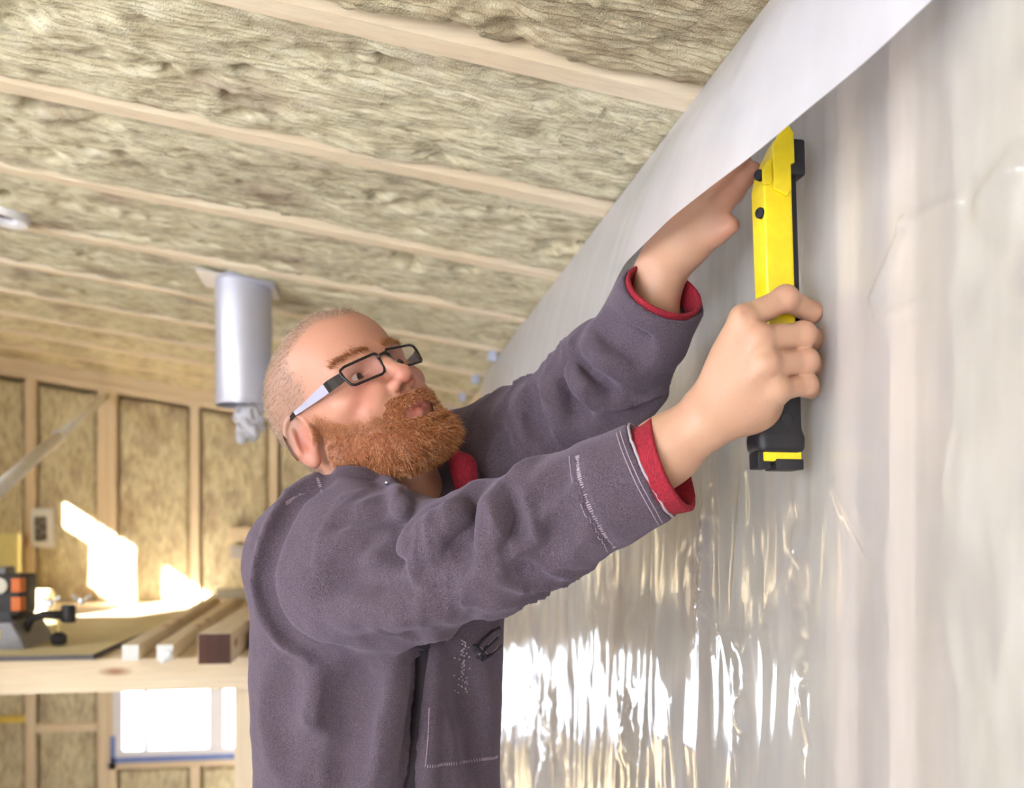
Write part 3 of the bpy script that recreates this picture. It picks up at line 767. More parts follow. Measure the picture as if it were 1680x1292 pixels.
bx_, by_ = -0.80, 2.29; bzz = zc(bx_)
Mb = Matrix.Translation((bx_, by_, bzz-0.001)) @ Matrix.Rotation(-math.atan(SLOPE)*-1, 4, 'Y')
jb = empty('ceiling_box', (bx_, by_, bzz)); tag(jb, 'round white ceiling electrical box with dark centre between rafters', 'electrical box')
MB().lathe([(.034, .012), (.034, -.008), (.054, -.012), (.058, -.006), (.058, .012)], 40, Mb, False).build('ring', plain('white_plastic', srgb(236, 234, 236), 0.4, var=0.02), jb, auto=40)
MB().lathe([(.0338, .004), (.032, .002), (.001, .004)], 32, Mb).build('centre', plain('grey_centre', srgb(120, 112, 124), 0.5), jb, auto=40)
for q in range(4):
    y = RY0+RSP*(4+q)-0.019; x = XW-0.020
    o = MB().box((x-0.014, y-0.022, zc(x)-0.030), (x+0.010, y+0.006, zc(x)-0.0005), bev=0.003).build('rafter_clip', plain('clip_blue_white', srgb(196, 202, 228), 0.5), None)
    tag(o, 'small pale blue clip on the %s rafter end from the back wall' % ('fifth', 'fourth', 'third', 'second')[q], 'clip', 'clips along the rafter ends')

# ================================================================== THE MAN
def vec(*a): return np.array(a, float)
# head frame in right/depth/up: columns right ear, forward, up
_F = vec(.5152, -.7387, .4347); _U = vec(-.5725, .0809, .8159)
_F /= np.linalg.norm(_F); _U = _U-_F*(_U @ _F); _U /= np.linalg.norm(_U); _Rr = np.cross(_F, _U)
HR = np.stack([_Rr, _F, _U], 1); HO = vec(-.189, 1.138, .1515)
def H(P): return np.asarray(P, float)/1000 @ HR.T+HO           # head millimetres -> right/depth/up
def Hinv(P): return (np.asarray(P, float)-HO) @ HR*1000

# ---- head (in millimetres, head frame: x right, y forward, z up)
hd = Field()
K = 14
hd.ell((0, -14, 46), (78, 101, 81), K)
hd.ell((0, -46, 4), (58, 50, 52), 20)                # nape                # braincase
hd.ell((0, 30, 58), (65, 66, 62), 18)                # forehead
hd.ell((0, 34, 2), (66, 62, 62), 20)                 # mid face
hd.ell((0, 46, -48), (49, 49, 46), 20)               # lower face
hd.ell((0, 78, -82), (22, 18, 17), 16)               # chin
for s in (-1, 1):
    hd.cap((s*56, 4, -42), (s*26, 74, -80), 15, 13, 18)      # jaw line
    hd.ell((s*48, 58, -6), (20, 22, 16), 14)                # cheek bone
    hd.cap((s*10, 89, 31), (s*46, 73, 31), 8, 7, 12)          # brow
    hd.ell((s*32, 100, 13), (19, 17, 14), 9, 's')            # eye socket
    hd.ell((s*32, 72, 13), (16, 15, 15), 5)                 # lids over the ball
    hd.ell((s*33, 88, 13), (14.5, 9.5, 5.0), 3, 's')             # eye opening
    hd.cap((s*24, 88, -14), (s*40, 74, -34), 9, 11, 14)       # cheek fold
# nose
hd.chain([(0, 88, 26), (0, 98, 8), (0, 112, -12)], [6.5, 7, 9], 9)
hd.ell((0, 113, -16), (9.5, 9.5, 9), 6)
for s in (-1, 1):
    hd.ell((s*11, 102, -20), (7, 10, 7.5), 5)
    hd.ell((s*6.2, 106, -27.5), (3.8, 6, 4.5), 3, 's')
# lips
hd.ell((0, 86, -46), (30, 14, 18), 10)
hd.chain([(-23, 84, -51), (-9, 97, -46.5), (0, 98, -48), (9, 97, -46.5), (23, 84, -51)], [3, 4.6, 4.4, 4.6, 3], 4)
hd.chain([(-22, 84, -53), (0, 96, -59), (22, 84, -53)], [2.6, 4.8, 2.6], 4)
hd.chain([(-20, 90, -52), (0, 102, -52.8), (20, 90, -52)], [0.8, 1.8, 0.8], 1.5, 's')
# ears
for s in (-1, 1):
    c, sn = math.cos(0.30), math.sin(0.30)
    fl_ = math.radians(30)*s
    Rx = np.array([[1, 0, 0], [0, c, sn], [0, -sn, c]])     # leaning back
    Rz = np.array([[math.cos(fl_), -math.sin(fl_), 0], [math.sin(fl_), math.cos(fl_), 0], [0, 0, 1]])
    RR = Rz @ Rx
    oc = vec(s*79, -12, 0)
    E = lambda p: oc+RR @ vec(s*p[0], p[1], p[2])
    hd.ell(E((0, 0, 3)), (5, 19, 31), 4, 'u', RR)
    hd.ell(E((-2, 4, -24)), (5.5, 9.5, 11), 5, 'u', RR)       # lobe
    hd.ell(E((7.0, 0.5, 5)), (6.2, 12.5, 22), 2.0, 's', RR)         # scooped face
    rim = [E((3.5+0.8*math.sin(a), -0.5+17.4*math.cos(a), 4+28*math.sin(a))) for a in np.linspace(-0.15, math.pi+0.85, 18)]
    hd.chain(rim, [3.3]*18, 2.0)                            # helix
    ah = [E((3.2, -5+3*math.cos(a)*-1, 1+15*math.sin(a))) for a in np.linspace(-1.2, 1.0, 8)]
    hd.chain(ah, [3.0]*8, 2.5)                               # antihelix
    hd.ell(E((3, 12.5, -3)), (4, 4, 6), 3, 'u', RR)           # tragus
    hd.ell(E((6, 5, -3)), (7, 7, 10), 2.5, 's', RR)            # concha
# neck
CN = vec(-.140, 1.165, .030)                                # root of the neck, right/depth/up
cn = Hinv(CN)
hd.chain([(0, -26, -28), tuple(vec(0, -18, -70)*0.7+cn*0.3), tuple(cn), tuple(cn+(cn-vec(0, -18, -70))*0.35)], [58, 55, 62, 70], 24)
hd.cap((18, 62, -76), tuple(cn+vec(10, 30, 10)), 24, 24, 26)
hv, hf = hd.mesh((-92, -125, -190), (92, 132, 140), 2.0)
hv = smooth_verts(hv, hf, 1, 0.4)
nH = len(hv)

# colours of the head skin, by place on the head
def head_tint(v):
    x, y, z = v[:, 0], v[:, 1], v[:, 2]
    base = np.array(srgb(192, 140, 118)[:3]); red = np.array(srgb(184, 96, 86)[:3]); lip = np.array(srgb(168, 76, 80)[:3])
    pale = np.array(srgb(208, 164, 142)[:3]); hairc = np.array(srgb(146, 120, 106)[:3])
    c = np.tile(base, (len(v), 1))
    def mixc(c, t, col): return c+(np.array(col)-c)*t[:, None]
    def sp(p, r): return np.exp(-(((np.abs(x)-p[0])/r[0])**2+((y-p[1])/r[1])**2+((z-p[2])/r[2])**2))
    c = mixc(c, 0.60*sp((42, 72, -14), (20, 24, 16)), red)
    c = mixc(c, 0.65*sp((6, 112, -18), (14, 12, 14)), red)
    c = mixc(c, 0.65*sp((80, -14, 2), (12, 22, 34)), red)
    c = mixc(c, 0.4*sp((32, 84, 0), (18, 12, 8)), red)
    c = mixc(c, 0.9*np.clip(sp((0, 98, -48), (24, 9, 5))+sp((0, 96, -58), (22, 9, 6.5)), 0, 1), lip)
    c = mixc(c, 0.7*hair_zone(v), hairc)
    return c
def hair_zone(v):
    """cropped hair: back and sides, receding at the temples, a thin strip on top"""
    x, y, z = np.abs(v[:, 0]), v[:, 1], v[:, 2]
    side = np.interp(z, [-60, -25, 5, 22, 30, 48, 72, 90], [-60, -38, -14, 4, 28, 37, 31, 28])
    m = sstep(9, -9, y-side+7*fbm(x/11, y/11, z/11, 2))*sstep(-72, -50, z)
    top = sstep(82, 92, z)*sstep(6, -6, y-(86-0.9*np.maximum(x-15, 0)))
    return np.clip(np.maximum(m, top), 0, 1)

# ---- right hand and forearm
hr = Field()
r_ = lambda px, py, d: rdu(px, py, d)
WR = r_(1152, 692, .885)
hr.chain([r_(880, 872, .955), r_(1000, 808, .925), r_(1090, 740, .905), WR], [.041, .036, .0315, .0275], .015)
mcp = [r_(1220, 524, .856), r_(1246, 556, .848), r_(1258, 598, .848), r_(1276, 640, .858)]
for i, (m, ra) in enumerate(zip(mcp, (.0130, .0132, .0125, .0115))):
    w = WR+(r_(1176, 664, .880)-WR)*0.6+vec(0, 0, .012-.008*i)
    hr.cap(w, m, .0175, ra, .016)
hr.ell(r_(1225, 610, .868), (.030, .013, .036), .02)               # back of the hand
hr.ell(r_(1232, 668, .882), (.028, .016, .024), .022)              # heel of the hand
fing = [([mcp[0], r_(1288, 490, .864), r_(1331, 512, .886), r_(1318, 528, .922)], [.0125, .0112, .0098, .0082]),
        ([mcp[1], r_(1317, 549, .862), r_(1332, 556, .888), r_(1290, 560, .926)], [.0125, .0112, .0100, .0086]),
        ([mcp[2], r_(1322, 592, .864), r_(1333, 598, .890), r_(1290, 602, .926)], [.0118, .0108, .0096, .0084]),
        ([mcp[3], r_(1322, 630, .872), r_(1331, 637, .894), r_(1295, 640, .925)], [.0108, .0098, .0088, .0078])]
thumb = ([r_(1185, 665, .893), r_(1222, 612, .925), r_(1255, 560, .938), r_(1285, 530, .935)], [.017, .0145, .0118, .0096])
hrf = Field(); hrf.ops = list(hr.ops)
for P, R in fing:
    f1 = Field(); f1.chain(P, R, .005)
    for i in (0, 1): f1.ell(P[i], np.full(3, R[i]*1.06), .005)
    lo = np.min([o[1] for o in f1.ops], 0); hi = np.max([o[2] for o in f1.ops], 0)
    hrf.add(f1.ev, lo, hi, .0022)
ft = Field(); ft.chain(*thumb, .006); hrf.add(ft.ev, np.min([o[1] for o in ft.ops], 0), np.max([o[2] for o in ft.ops], 0), .012)
# knuckles and tendons standing out on the back of the hand
for i, m in enumerate(mcp):
    hrf.ell(m+vec(-.002, -.007, .001), (.0085, .006, .0085), .008)
    hrf.cap(m+vec(-.004, -.008, 0), m+(WR-m)*0.55+vec(0, -.009, 0), .004, .003, .008)
for P, R in fing:                                                  # creases between segments
    mid = P[1]; 
rv, rf = hrf.mesh(np.min([o[1] for o in hrf.ops], 0), np.max([o[2] for o in hrf.ops], 0), .0017)
rv = smooth_verts(rv, rf, 1, 0.3)

# ---- left hand and forearm, reaching up behind the loose margin of the film
hl = Field()
WL = r_(1080, 462, 1.045)
hl.chain([r_(1000, 640, 1.125), r_(1066, 545, 1.065), WL], [.038, .032, .026], .015)
mL = [r_(1168, 352, .988), r_(1150, 336, .988), r_(1130, 330, .992), r_(1110, 332, 1.0)]
for i, m in enumerate(mL): hl.cap(WL+vec(.004*(1.5-i), 0, .006*i), m, .0165, .0125, .016)
hl.ell(r_(1122, 392, 1.012), (.026, .020, .030), .02)
fl2 = [([mL[0], r_(1204, 316, .966), r_(1222, 292, .956), r_(1236, 278, .950)], [.0115, .0102, .0092, .008]),
       ([mL[1], r_(1188, 292, .962), r_(1207, 268, .950), r_(1220, 254, .944)], [.0118, .0104, .0094, .008]),
       ([mL[2], r_(1160, 282, .972), r_(1180, 258, .962), r_(1194, 246, .956)], [.0112, .0100, .009, .0078]),
       ([mL[3], r_(1132, 292, .985), r_(1147, 272, .978), r_(1158, 262, .974)], [.0102, .009, .008, .007])]
tl_ = ([r_(1102, 432, 1.034), r_(1142, 398, 1.010), r_(1176, 384, .990), r_(1200, 370, .976)], [.0165, .0135, .0112, .0088])
for P, R in fl2+[tl_]:
    f1 = Field(); f1.chain(P, R, .005)
    hl.add(f1.ev, np.min([o[1] for o in f1.ops], 0), np.max([o[2] for o in f1.ops], 0), .006 if P is not tl_[0] else .014)
lv, lf = hl.mesh(np.min([o[1] for o in hl.ops], 0), np.max([o[2] for o in hl.ops], 0), .002)
lv = smooth_verts(lv, lf, 1, 0.4)

# ---- trunk, upper arms and legs under the clothes
TA = math.radians(36)
FT = vec(math.sin(TA), -math.cos(TA), 0); RT = vec(-math.cos(TA), -math.sin(TA), 0)      # trunk: forward, right
TC = vec(-.163, 1.155, 0)
RS, LS = r_(492, 905, 1.07), r_(800, 775, 1.24)
bd = Field()
def column(prof, yaw_pt=None, pw=2.4):
    pr = np.array(prof)
    def fn(P):
        u = P[..., 2]
        cx = np.interp(u, pr[:, 0], pr[:, 3]); cy = np.interp(u, pr[:, 0], pr[:, 4])
        a = np.interp(u, pr[:, 0], pr[:, 1]); b = np.interp(u, pr[:, 0], pr[:, 2])
        q = P-TC; la = q @ RT-cx; fw = q @ FT-cy
        e = (np.abs(la/a)**pw+np.abs(fw/b)**pw)**(1/pw)
        s = (e-1)*np.minimum(a, b)
        cap = np.maximum(u-pr[-1, 0], pr[0, 0]-u)
        return np.maximum(s, cap)
    return fn
#          u     half width  half depth  shift right / forward
prof = [(-.60, .160, .112, 0, 0), (-.45, .158, .110, 0, 0), (-.30, .152, .106, 0, 0), (-.18, .156, .108, 0, 0), (-.08, .164, .110, 0, .0), (-.01, .150, .098, 0, -.005), (.03, .10, .075, 0, -.01)]
pin = [(u, a-.022, b-.022, x, y) for u, a, b, x, y in prof]
bd.add(column(pin), TC+vec(-.3, -.3, -.65), TC+vec(.3, .3, .08), .02)
bd.chain([RS, CN+vec(0, 0, -.02), LS], [.055, .06, .055], .03)
ELB = r_(812, 905, .972)
bd.chain([RS, ELB, r_(880, 872, .955)], [.05, .042, .041], .02)
bd.chain([LS, r_(905, 715, 1.195), r_(1000, 640, 1.125)], [.05, .042, .040], .02)
PEL = TC+vec(0, 0, -.56)
HIPS = [PEL+RT*s*.085 for s in (1, -1)]; FEET = [PEL+RT*s*.11+FT*(.06*s)+vec(0, 0, -CH+.56+.07) for s in (1, -1)]
KNEE = [h*0.5+f*0.5+FT*.02 for h, f in zip(HIPS, FEET)]
for h, k_, f_ in zip(HIPS, KNEE, FEET): bd.chain([h, k_, f_], [.075, .052, .04], .02); bd.cap(f_+vec(0, 0, -.02), f_+FT*.13+vec(0, 0, -.035), .034, .028, .02)
bv, bf = bd.mesh(vec(-.48, .75, -CH+.0), vec(.28, 1.50, .12), .009)
bv = smooth_verts(bv, bf, 1)

# one skin for the whole body
V, F = join([(H(hv), hf), (rv, rf), (lv, lf), (bv, bf)])
tint = np.tile(np.array(srgb(190, 150, 124)[:3]), (len(V), 1))
tint[:nH] = head_tint(hv)
o0 = nH
hands = np.concatenate([rv, lv]); nh = len(hands)
kn = np.zeros(nh)
for m in mcp+[p for P, R in fing for p in P[1:3]]: kn += np.exp(-((hands-m)**2).sum(1)/(.0085**2))
for P, R in fl2+[tl_]:
    for p in P[1:]: kn += 1.2*np.exp(-((hands-p)**2).sum(1)/(.015**2))
kn = np.clip(kn, 0, 1)*0.38
tint[o0:o0+nh] += (np.array(srgb(196, 128, 110)[:3])-tint[o0:o0+nh])*kn[:, None]
scr = np.exp(-((hands-(mcp[0]+vec(-.003, -.012, .002)))**2).sum(1)/(.0035**2))
tint[o0:o0+nh] += (np.array(srgb(150, 80, 80)[:3])-tint[o0:o0+nh])*np.clip(scr, 0, 0.5)[:, None]

FOOT = W3(PEL+vec(0, 0, -CH+.56)); FOOT[2] = 0.0
sk = NT('skin')
at = sk.new('ShaderNodeAttribute', attribute_name='tint')
n1 = sk.noise(sk.coords((260, 260, 260)), 1.0, 4, 0.6); n2 = sk.noise(sk.coords((40, 40, 40)), 1.0, 3)
mott = sk.mix(sk.ramp(n2, [(0.35, (0, 0, 0, 1)), (0.7, (0.28, 0.28, 0.28, 1))]), at.outputs['Color'], srgb(198, 140, 122))
sk.pr(Base_Color=mott, Roughness=0.46, Subsurface_Weight=0.18)
sk.p.inputs['Subsurface Radius'].default_value = (0.010, 0.004, 0.002); sk.p.inputs['Subsurface Scale'].default_value = 0.6
sk.p.inputs['Specular IOR Level'].default_value = 0.4
sk.bump(n1, 0.3, 0.0007)
man = empty('person', FOOT)
tag(man, 'bearded person in purple-grey sweatshirt and glasses stapling plastic sheet overhead', 'person')
body = link_mesh('body', W3(V), F, sk.m, man, smooth=True, origin=FOOT)
set_attr(body, 'tint', tint)

# eyes
for s in (1, -1):
    c = H((s*32, 71.5, 13)); tgt = r_(1290, 300, .9)
    g = tgt-c; g /= np.linalg.norm(g); g = g*0.5+_F*0.5; g /= np.linalg.norm(g)
    M = Matrix.Translation(Vector(W3(c))) @ Vector(tuple(W3(c+g)-W3(c))).to_track_quat('Z', 'Y').to_matrix().to_4x4()
    pr_ = [(0.0122*math.sin(a), 0.0122*math.cos(a)) for a in np.linspace(math.pi*0.98, 0.02, 24)]
    eb = MB().lathe(pr_, 28, M).build('eyeball', plain('eye_white', srgb(214, 204, 200), 0.12, var=0.02), body, smooth=True)
    MB().lathe([(0.0060, 0.0108), (0.0060, 0.0111), (0.0028, 0.0120)], 24, M).build('iris', plain('iris_brown', srgb(74, 62, 58), 0.15), eb)
    MB().lathe([(0.0027, 0.0121), (0.0026, 0.01235), (0.0003, 0.0125)], 20, M).build('pupil', plain('pupil_black', srgb(14, 12, 14), 0.08), eb)

# ---- beard, moustache, brows, cropped hair
def beard_zone(v):
    x, y, z = np.abs(v[:, 0]), v[:, 1], v[:, 2]
    zb = np.interp(y, [-30, -6, 4, 22, 40, 53, 70, 84, 93, 99, 112], [-52, -44, -22, -18, -26, -37, -45, -40, -27, -27, -29])
    m = sstep(4, -6, z-zb+5*fbm(y/9, z/9, x/9, 2))
    lipm = np.exp(-((x/22)**2+((z+55)/6.0)**2)**2)*sstep(76, 84, y)
    m = m*(1-np.clip(1.3*lipm, 0, 1))
    m = m*sstep(2, 26, y)*sstep(-128, -112, z)
    nk = np.interp(y, [0, 30, 60, 80], [-66, -88, -104, -112]); m = m*sstep(-8, 4, z-nk+0*x)
    return m
bz = beard_zone(hv)
hn = hd.normal(hv, 1.0)
thick = 1.2+7.5*np.exp(-(((hv[:, 1]-82)/38)**2+((hv[:, 2]+88)/34)**2))+2.5*np.exp(-(((hv[:, 1]-60)/40)**2+((hv[:, 2]+66)/22)**2))
bvv = hv+hn*(thick*np.clip(bz, 0, 1)-0.6*(bz < 0.5))[:, None]+vec(0, 2.0, -3.0)*(thick/9*bz)[:, None]
keep = (bz[hf] > 0.58).all(1)
fk = hf[keep]; used = np.unique(fk); rem = np.full(len(hv), -1); rem[used] = np.arange(len(used))
bs_v = smooth_verts(bvv[used], rem[fk], 3, 0.5)
btm = NT('beard_hair')
bn = btm.noise(btm.coords((900, 900, 300)), 1.0, 3); bn2 = btm.noise(btm.coords((60, 60, 60)), 1.0, 3)
bc = btm.ramp(bn, [(0.3, srgb(110, 60, 38)), (0.55, srgb(160, 94, 56)), (0.8, srgb(200, 142, 94))]).outputs[0]
bc = btm.mix(btm.ramp(bn2, [(0.4, (0, 0, 0, 1)), (0.7, (0.5, 0.5, 0.5, 1))]), bc, srgb(120, 66, 40))
btm.pr(Base_Color=bc, Roughness=0.55); btm.bump(bn, 0.6, 0.002)
beard = link_mesh('beard', W3(H(bs_v)), rem[fk], btm.m, man, smooth=True)
def strands(name, base, nrm, w, n, length, wid, flow, mat, curl=0.35, jit=0.5, parent=man, seed=1):
    rg = np.random.default_rng(seed)
    p = w/w.sum(); idx = rg.choice(len(base), n, p=p)
    P = base[idx]+rg.normal(0, 0.7, (n, 3)); N = nrm[idx]; Fl = flow(P)
    Fl = Fl-N*(Fl*N).sum(1, keepdims=True)*0.6
    D = Fl+N*rg.uniform(0.25, 0.9, (n, 1))+rg.normal(0, jit, (n, 3)); D /= np.linalg.norm(D, axis=1, keepdims=True)
    L = length(P)*rg.uniform(0.55, 1.15, n)
    D2 = D+rg.normal(0, curl, (n, 3))+Fl*0.3; D2 /= np.linalg.norm(D2, axis=1, keepdims=True)
    S = np.cross(D, rg.normal(0, 1, (n, 3))); S /= np.linalg.norm(S, axis=1, keepdims=True)+1e-9
    a = P-N*0.5; b = P+D*(L*0.5)[:, None]; c = b+D2*(L*0.5)[:, None]
    h = wid/2
    VV = np.stack([a-S*h, a+S*h, b-S*h*0.9, b+S*h*0.9, c-S*h*0.25, c+S*h*0.25], 1).reshape(-1, 3)
    i = np.arange(n)*6
    FF = np.concatenate([np.stack([i, i+1, i+3, i+2], 1), np.stack([i+2, i+3, i+5, i+4], 1)])
    o = link_mesh(name, W3(H(VV)), FF, mat, parent)
    tag(o, kind='stuff'); return o
def hair_mat(name, cols):
    t = NT(name); g = t.new('ShaderNodeNewGeometry'); 
    t.pr(Base_Color=t.ramp(g.outputs['Random Per Island'], cols), Roughness=0.45); return t.m
bsn = np.zeros_like(bs_v); 
bsn = hn[used]
wz = bz[used]
def bflow(P): return np.tile(vec(0, 0.30, -0.80), (len(P), 1))+np.stack([np.sign(P[:, 0])*0.15, 0*P[:, 0], 0*P[:, 0]], 1)
blen = lambda P: 5+7.5*np.exp(-(((P[:, 1]-85)/40)**2+((P[:, 2]+90)/40)**2))
strands('beard_hairs', bs_v, bsn, np.clip(wz-0.2, 0, 1), 15000, blen, 0.34, bflow, hair_mat('beard_strand', [(0.0, srgb(112, 58, 34)), (0.4, srgb(166, 94, 54)), (0.75, srgb(206, 138, 86)), (1.0, srgb(236, 200, 154))]), 0.5, 0.4, beard, 3)
soft = np.clip(1.0*sstep(14, -4, hv[:, 2]-np.interp(hv[:, 1], [-30, -6, 8, 22, 40, 53, 70, 84, 96, 110], [-52, -40, 2, 6, -14, -30, -40, -38, -32, -30]))*(bz < 0.75)*(hv[:, 1] > 0)*(hv[:, 2] > -95)*(hv[:, 1] < 84), 0, 1)
strands('cheek_stubble', hv, hn, soft+1e-9, 13000, lambda P: 5.5+0*P[:, 0], 0.28, bflow, hair_mat('stubble_strand', [(0, srgb(150, 84, 48)), (0.5, srgb(190, 122, 74)), (1, srgb(228, 182, 132))]), 0.3, 0.3, man, 4)
hz_ = hair_zone(hv)*(np.abs(hv[:, 0]) < 86)*(hn[:, 2] > -0.8)
hz_ = hz_*(np.hypot((hv[:, 1]+16)/26, (hv[:, 2]-2)/38) > 1.0)
def hflow(P): return np.stack([0*P[:, 0], -0.55-0.3*(P[:, 2] < 60), -0.55+0.0*P[:, 0]], 1)
strands('cropped_hair', hv, hn, hz_+1e-9, 26000, lambda P: 4.6+0*P[:, 0], 0.26, hflow, hair_mat('cropped_strand', [(0, srgb(110, 90, 76)), (0.5, srgb(160, 138, 118)), (1, srgb(206, 188, 166))]), 0.2, 0.25, man, 5)
bw = np.zeros(len(hv))
for s in (-1, 1):
    t = np.clip((hv[:, 0]*s-9)/42, 0, 1); zc_ = 33+4.5*np.sin(t*2.4); 
    bw = np.maximum(bw, np.exp(-((hv[:, 2]-zc_)/3.6)**2)*(hv[:, 0]*s > 9)*(hv[:, 0]*s < 53)*(hv[:, 1] > 50)*(1-0.4*t))
strands('eyebrow_hairs', hv, hn, bw+1e-12, 1500, lambda P: 6.5+0*P[:, 0], 0.34, lambda P: np.stack([np.sign(P[:, 0])*0.8, -0.2+0*P[:, 0], 0.35+0*P[:, 0]], 1), hair_mat('brow_strand', [(0, srgb(128, 74, 40)), (1, srgb(190, 124, 70))]), 0.2, 0.2, man, 6)

# ================================================================== THE SWEATSHIRT
def cyl(fld, a, b, ra, rb, k=0.01, op='u'):
    """flat-ended cone"""
    a = np.asarray(a, float); b = np.asarray(b, float); ba = b-a; L = np.linalg.norm(ba); n = ba/L
    def fn(P):
        t = (P-a) @ n; rad = np.sqrt(np.maximum(((P-a)**2).sum(-1)-t*t, 0)); r = ra+(rb-ra)*np.clip(t/L, 0, 1)
        return np.maximum(rad-r, np.maximum(-t, t-L))
    m = max(ra, rb)+2*k+0.004
    return fld.add(fn, np.minimum(a, b)-m, np.maximum(a, b)+m, k, op)
hood = Field()
hprof = [(-.60, .166, .120, 0, 0), (-.45, .163, .118, 0, 0), (-.30, .156, .113, 0, 0), (-.18, .158, .114, 0, 0), (-.08, .160, .114, -.004, .0), (-.01, .146, .102, -.006, -.005), (.035, .10, .08, -.005, -.01)]
hood.add(column(hprof), TC+vec(-.35, -.35, -.65), TC+vec(.35, .35, .1), .035)
hood.chain([RS+vec(.045, .01, .018), CN+vec(-.01, .015, -.028), LS+vec(-.03, 0, 0)], [.070, .072, .072], .045)
hood.ell(CN+vec(-.075, .055, .010), (.085, .07, .045), .04)         # hood lying on the back
ra_ = [(515, 925, 112, 1.07), (600, 938, 126, 1.04), (700, 932, 108, 1.0), (800, 902, 103, .97), (900, 853, 98, .95), (985, 812, 91, .935)]
ap = [r_(x, y, d) for x, y, q, d in ra_]; ar = [q*d/FPX for x, y, q, d in ra_]
for i in range(len(ap)-1): hood.cap(ap[i], ap[i+1], ar[i], ar[i+1], .03 if i < 2 else .015)
RC0, RC1 = ap[-1], r_(1068, 772, .918)
cyl(hood, RC0, RC1, ar[-1], .0520, .008)
la_ = [(800, 775, 118, 1.24), (905, 715, 94, 1.195), (1000, 622, 86, 1.12), (1052, 552, 76, 1.07)]
lp = [r_(x, y, d) for x, y, q, d in la_]; lr = [q*d/FPX for x, y, q, d in la_]
for i in range(len(lp)-1): hood.cap(lp[i], lp[i+1], lr[i], lr[i+1], .02)
LC0, LC1 = lp[-1], r_(1088, 480, 1.025)
cyl(hood, LC0, LC1, lr[-1], .0505, .008)
base_ops = list(hood.ops)
hb = Field(); hb.ops = base_ops
# collar stand round the neck, open at the front
ax_n = H((0, -10, -50))-CN; ax_n /= np.linalg.norm(ax_n)
e1 = FT-ax_n*(FT @ ax_n); e1 /= np.linalg.norm(e1); e2 = np.cross(ax_n, e1)
col_pts = []
for a in np.linspace(0.16, 2*math.pi-0.16, 30):
    f_ = math.cos(a)
    col_pts.append(CN+e1*math.cos(a)*.080+e2*math.sin(a)*.076+ax_n*(.028-.034*max(f_, 0)))
hood.chain(col_pts, [.0125]*30, .010)
hood.chain([p-ax_n*.022 for p in col_pts], [.014]*30, .014)
# neck opening, sleeve openings
hood.cap(CN-ax_n*.02, CN+ax_n*.16, .060, .066, .006, 's')
nR = (RC1-RC0)/np.linalg.norm(RC1-RC0); nL = (LC1-LC0)/np.linalg.norm(LC1-LC0)
cyl(hood, RC1-nR*.030, RC1+nR*.06, .0425, .0470, .002, 's')
cyl(hood, LC1-nL*.030, LC1+nL*.06, .0415, .0455, .002, 's')
def surf(pts): return [raycast(hb, x, y) for x, y in pts]
def fold(pts, r, hgt, k=.014, op='u', taper=True):
    if taper: hgt *= 1.55; k *= 0.7; r *= 0.85
    S = np.array(surf(pts)); 
    t = np.linspace(0, 1, 3*len(S)); S = np.stack([np.interp(t, np.linspace(0, 1, len(S)), S[:, i]) for i in range(3)], 1)
    N = hb.normal(S, .003); q = np.sin(np.pi*np.clip(t*0.9+0.05, 0, 1))**0.6 if taper else np.ones(len(S))
    C = S-N*(r-hgt*q)[:, None] if op == 'u' else S+N*(r-hgt*q)[:, None]
    hood.chain(list(C), [r]*len(C), k, op)
G = 's'
# near sleeve: bunching at the elbow and the armpit
fold([(640, 925), (664, 890), (722, 846)], .016, .011, .016, G)
fold([(748, 935), (762, 868), (786, 816)], .016, .010, .016, G)
fold([(690, 915), (716, 868), (752, 838)], .014, .008, .016)
fold([(660, 900), (690, 858), (716, 830)], .010, .004, .012)
fold([(596, 900), (640, 862), (672, 838)], .013, .006, .014, G)
fold([(826, 900), (836, 860), (836, 806)], .016, .006, .018, G)
fold([(800, 890), (806, 850), (812, 806)], .014, .005, .014)
fold([(545, 862), (600, 850), (630, 842)], .010, .004, .012, G)
fold([(520, 960), (590, 950), (650, 968), (700, 1000)], .018, .006, .02, G)
fold([(560, 1010), (640, 1010), (720, 1000)], .022, .006, .02)
fold([(850, 940), (900, 905), (930, 850)], .018, .007, .02, G)
fold([(870, 830), (905, 800), (930, 770)], .012, .004, .014, G)
# armhole seam: the body edge stands proud of the sleeve
arm_seam = [(520, 786), (472, 818), (438, 880), (424, 950), (432, 1005), (462, 1050), (505, 1076), (548, 1080)]
fold(arm_seam, .008, .0085, .005, 'u', False)
fold([(x+13, y+(6 if y < 900 else -8)) for x, y in arm_seam], .010, .008, .008, G, False)
# body
fold([(545, 1090), (538, 1140), (533, 1205), (516, 1245), (509, 1288)], .006, .004, .008, G, False)
fold([(690, 1052), (682, 1150), (672, 1288)], .015, .014, .010, G, False)
fold([(716, 1060), (708, 1150), (702, 1288)], .010, .005, .010, 'u', False)
fold([(640, 1090), (622, 1180), (606, 1270)], .024, .009, .03)
fold([(590, 1100), (572, 1170), (560, 1270)], .022, .008, .03, G)
fold([(470, 1110), (450, 1180), (480, 1250)], .022, .007, .03, G)
fold([(440, 1180), (480, 1220), (530, 1230)], .016, .006, .02, G)
fold([(760, 1100), (775, 1170), (790, 1260)], .022, .006, .03, G)
# far sleeve
for L_ in ([(938, 590), (962, 615), (1000, 640)], [(975, 530), (1008, 562), (1055, 588)], [(918, 612), (935, 645), (958, 690)], [(878, 645), (876, 675), (890, 710)], [(988, 520), (1015, 552), (1060, 572)]):
    fold(L_, .014, .009, .014, G)
for L_ in ([(930, 605), (950, 635), (985, 665)], [(958, 560), (985, 590), (1030, 615)], [(900, 630), (906, 660), (920, 700)]):
    fold(L_, .012, .004, .012)
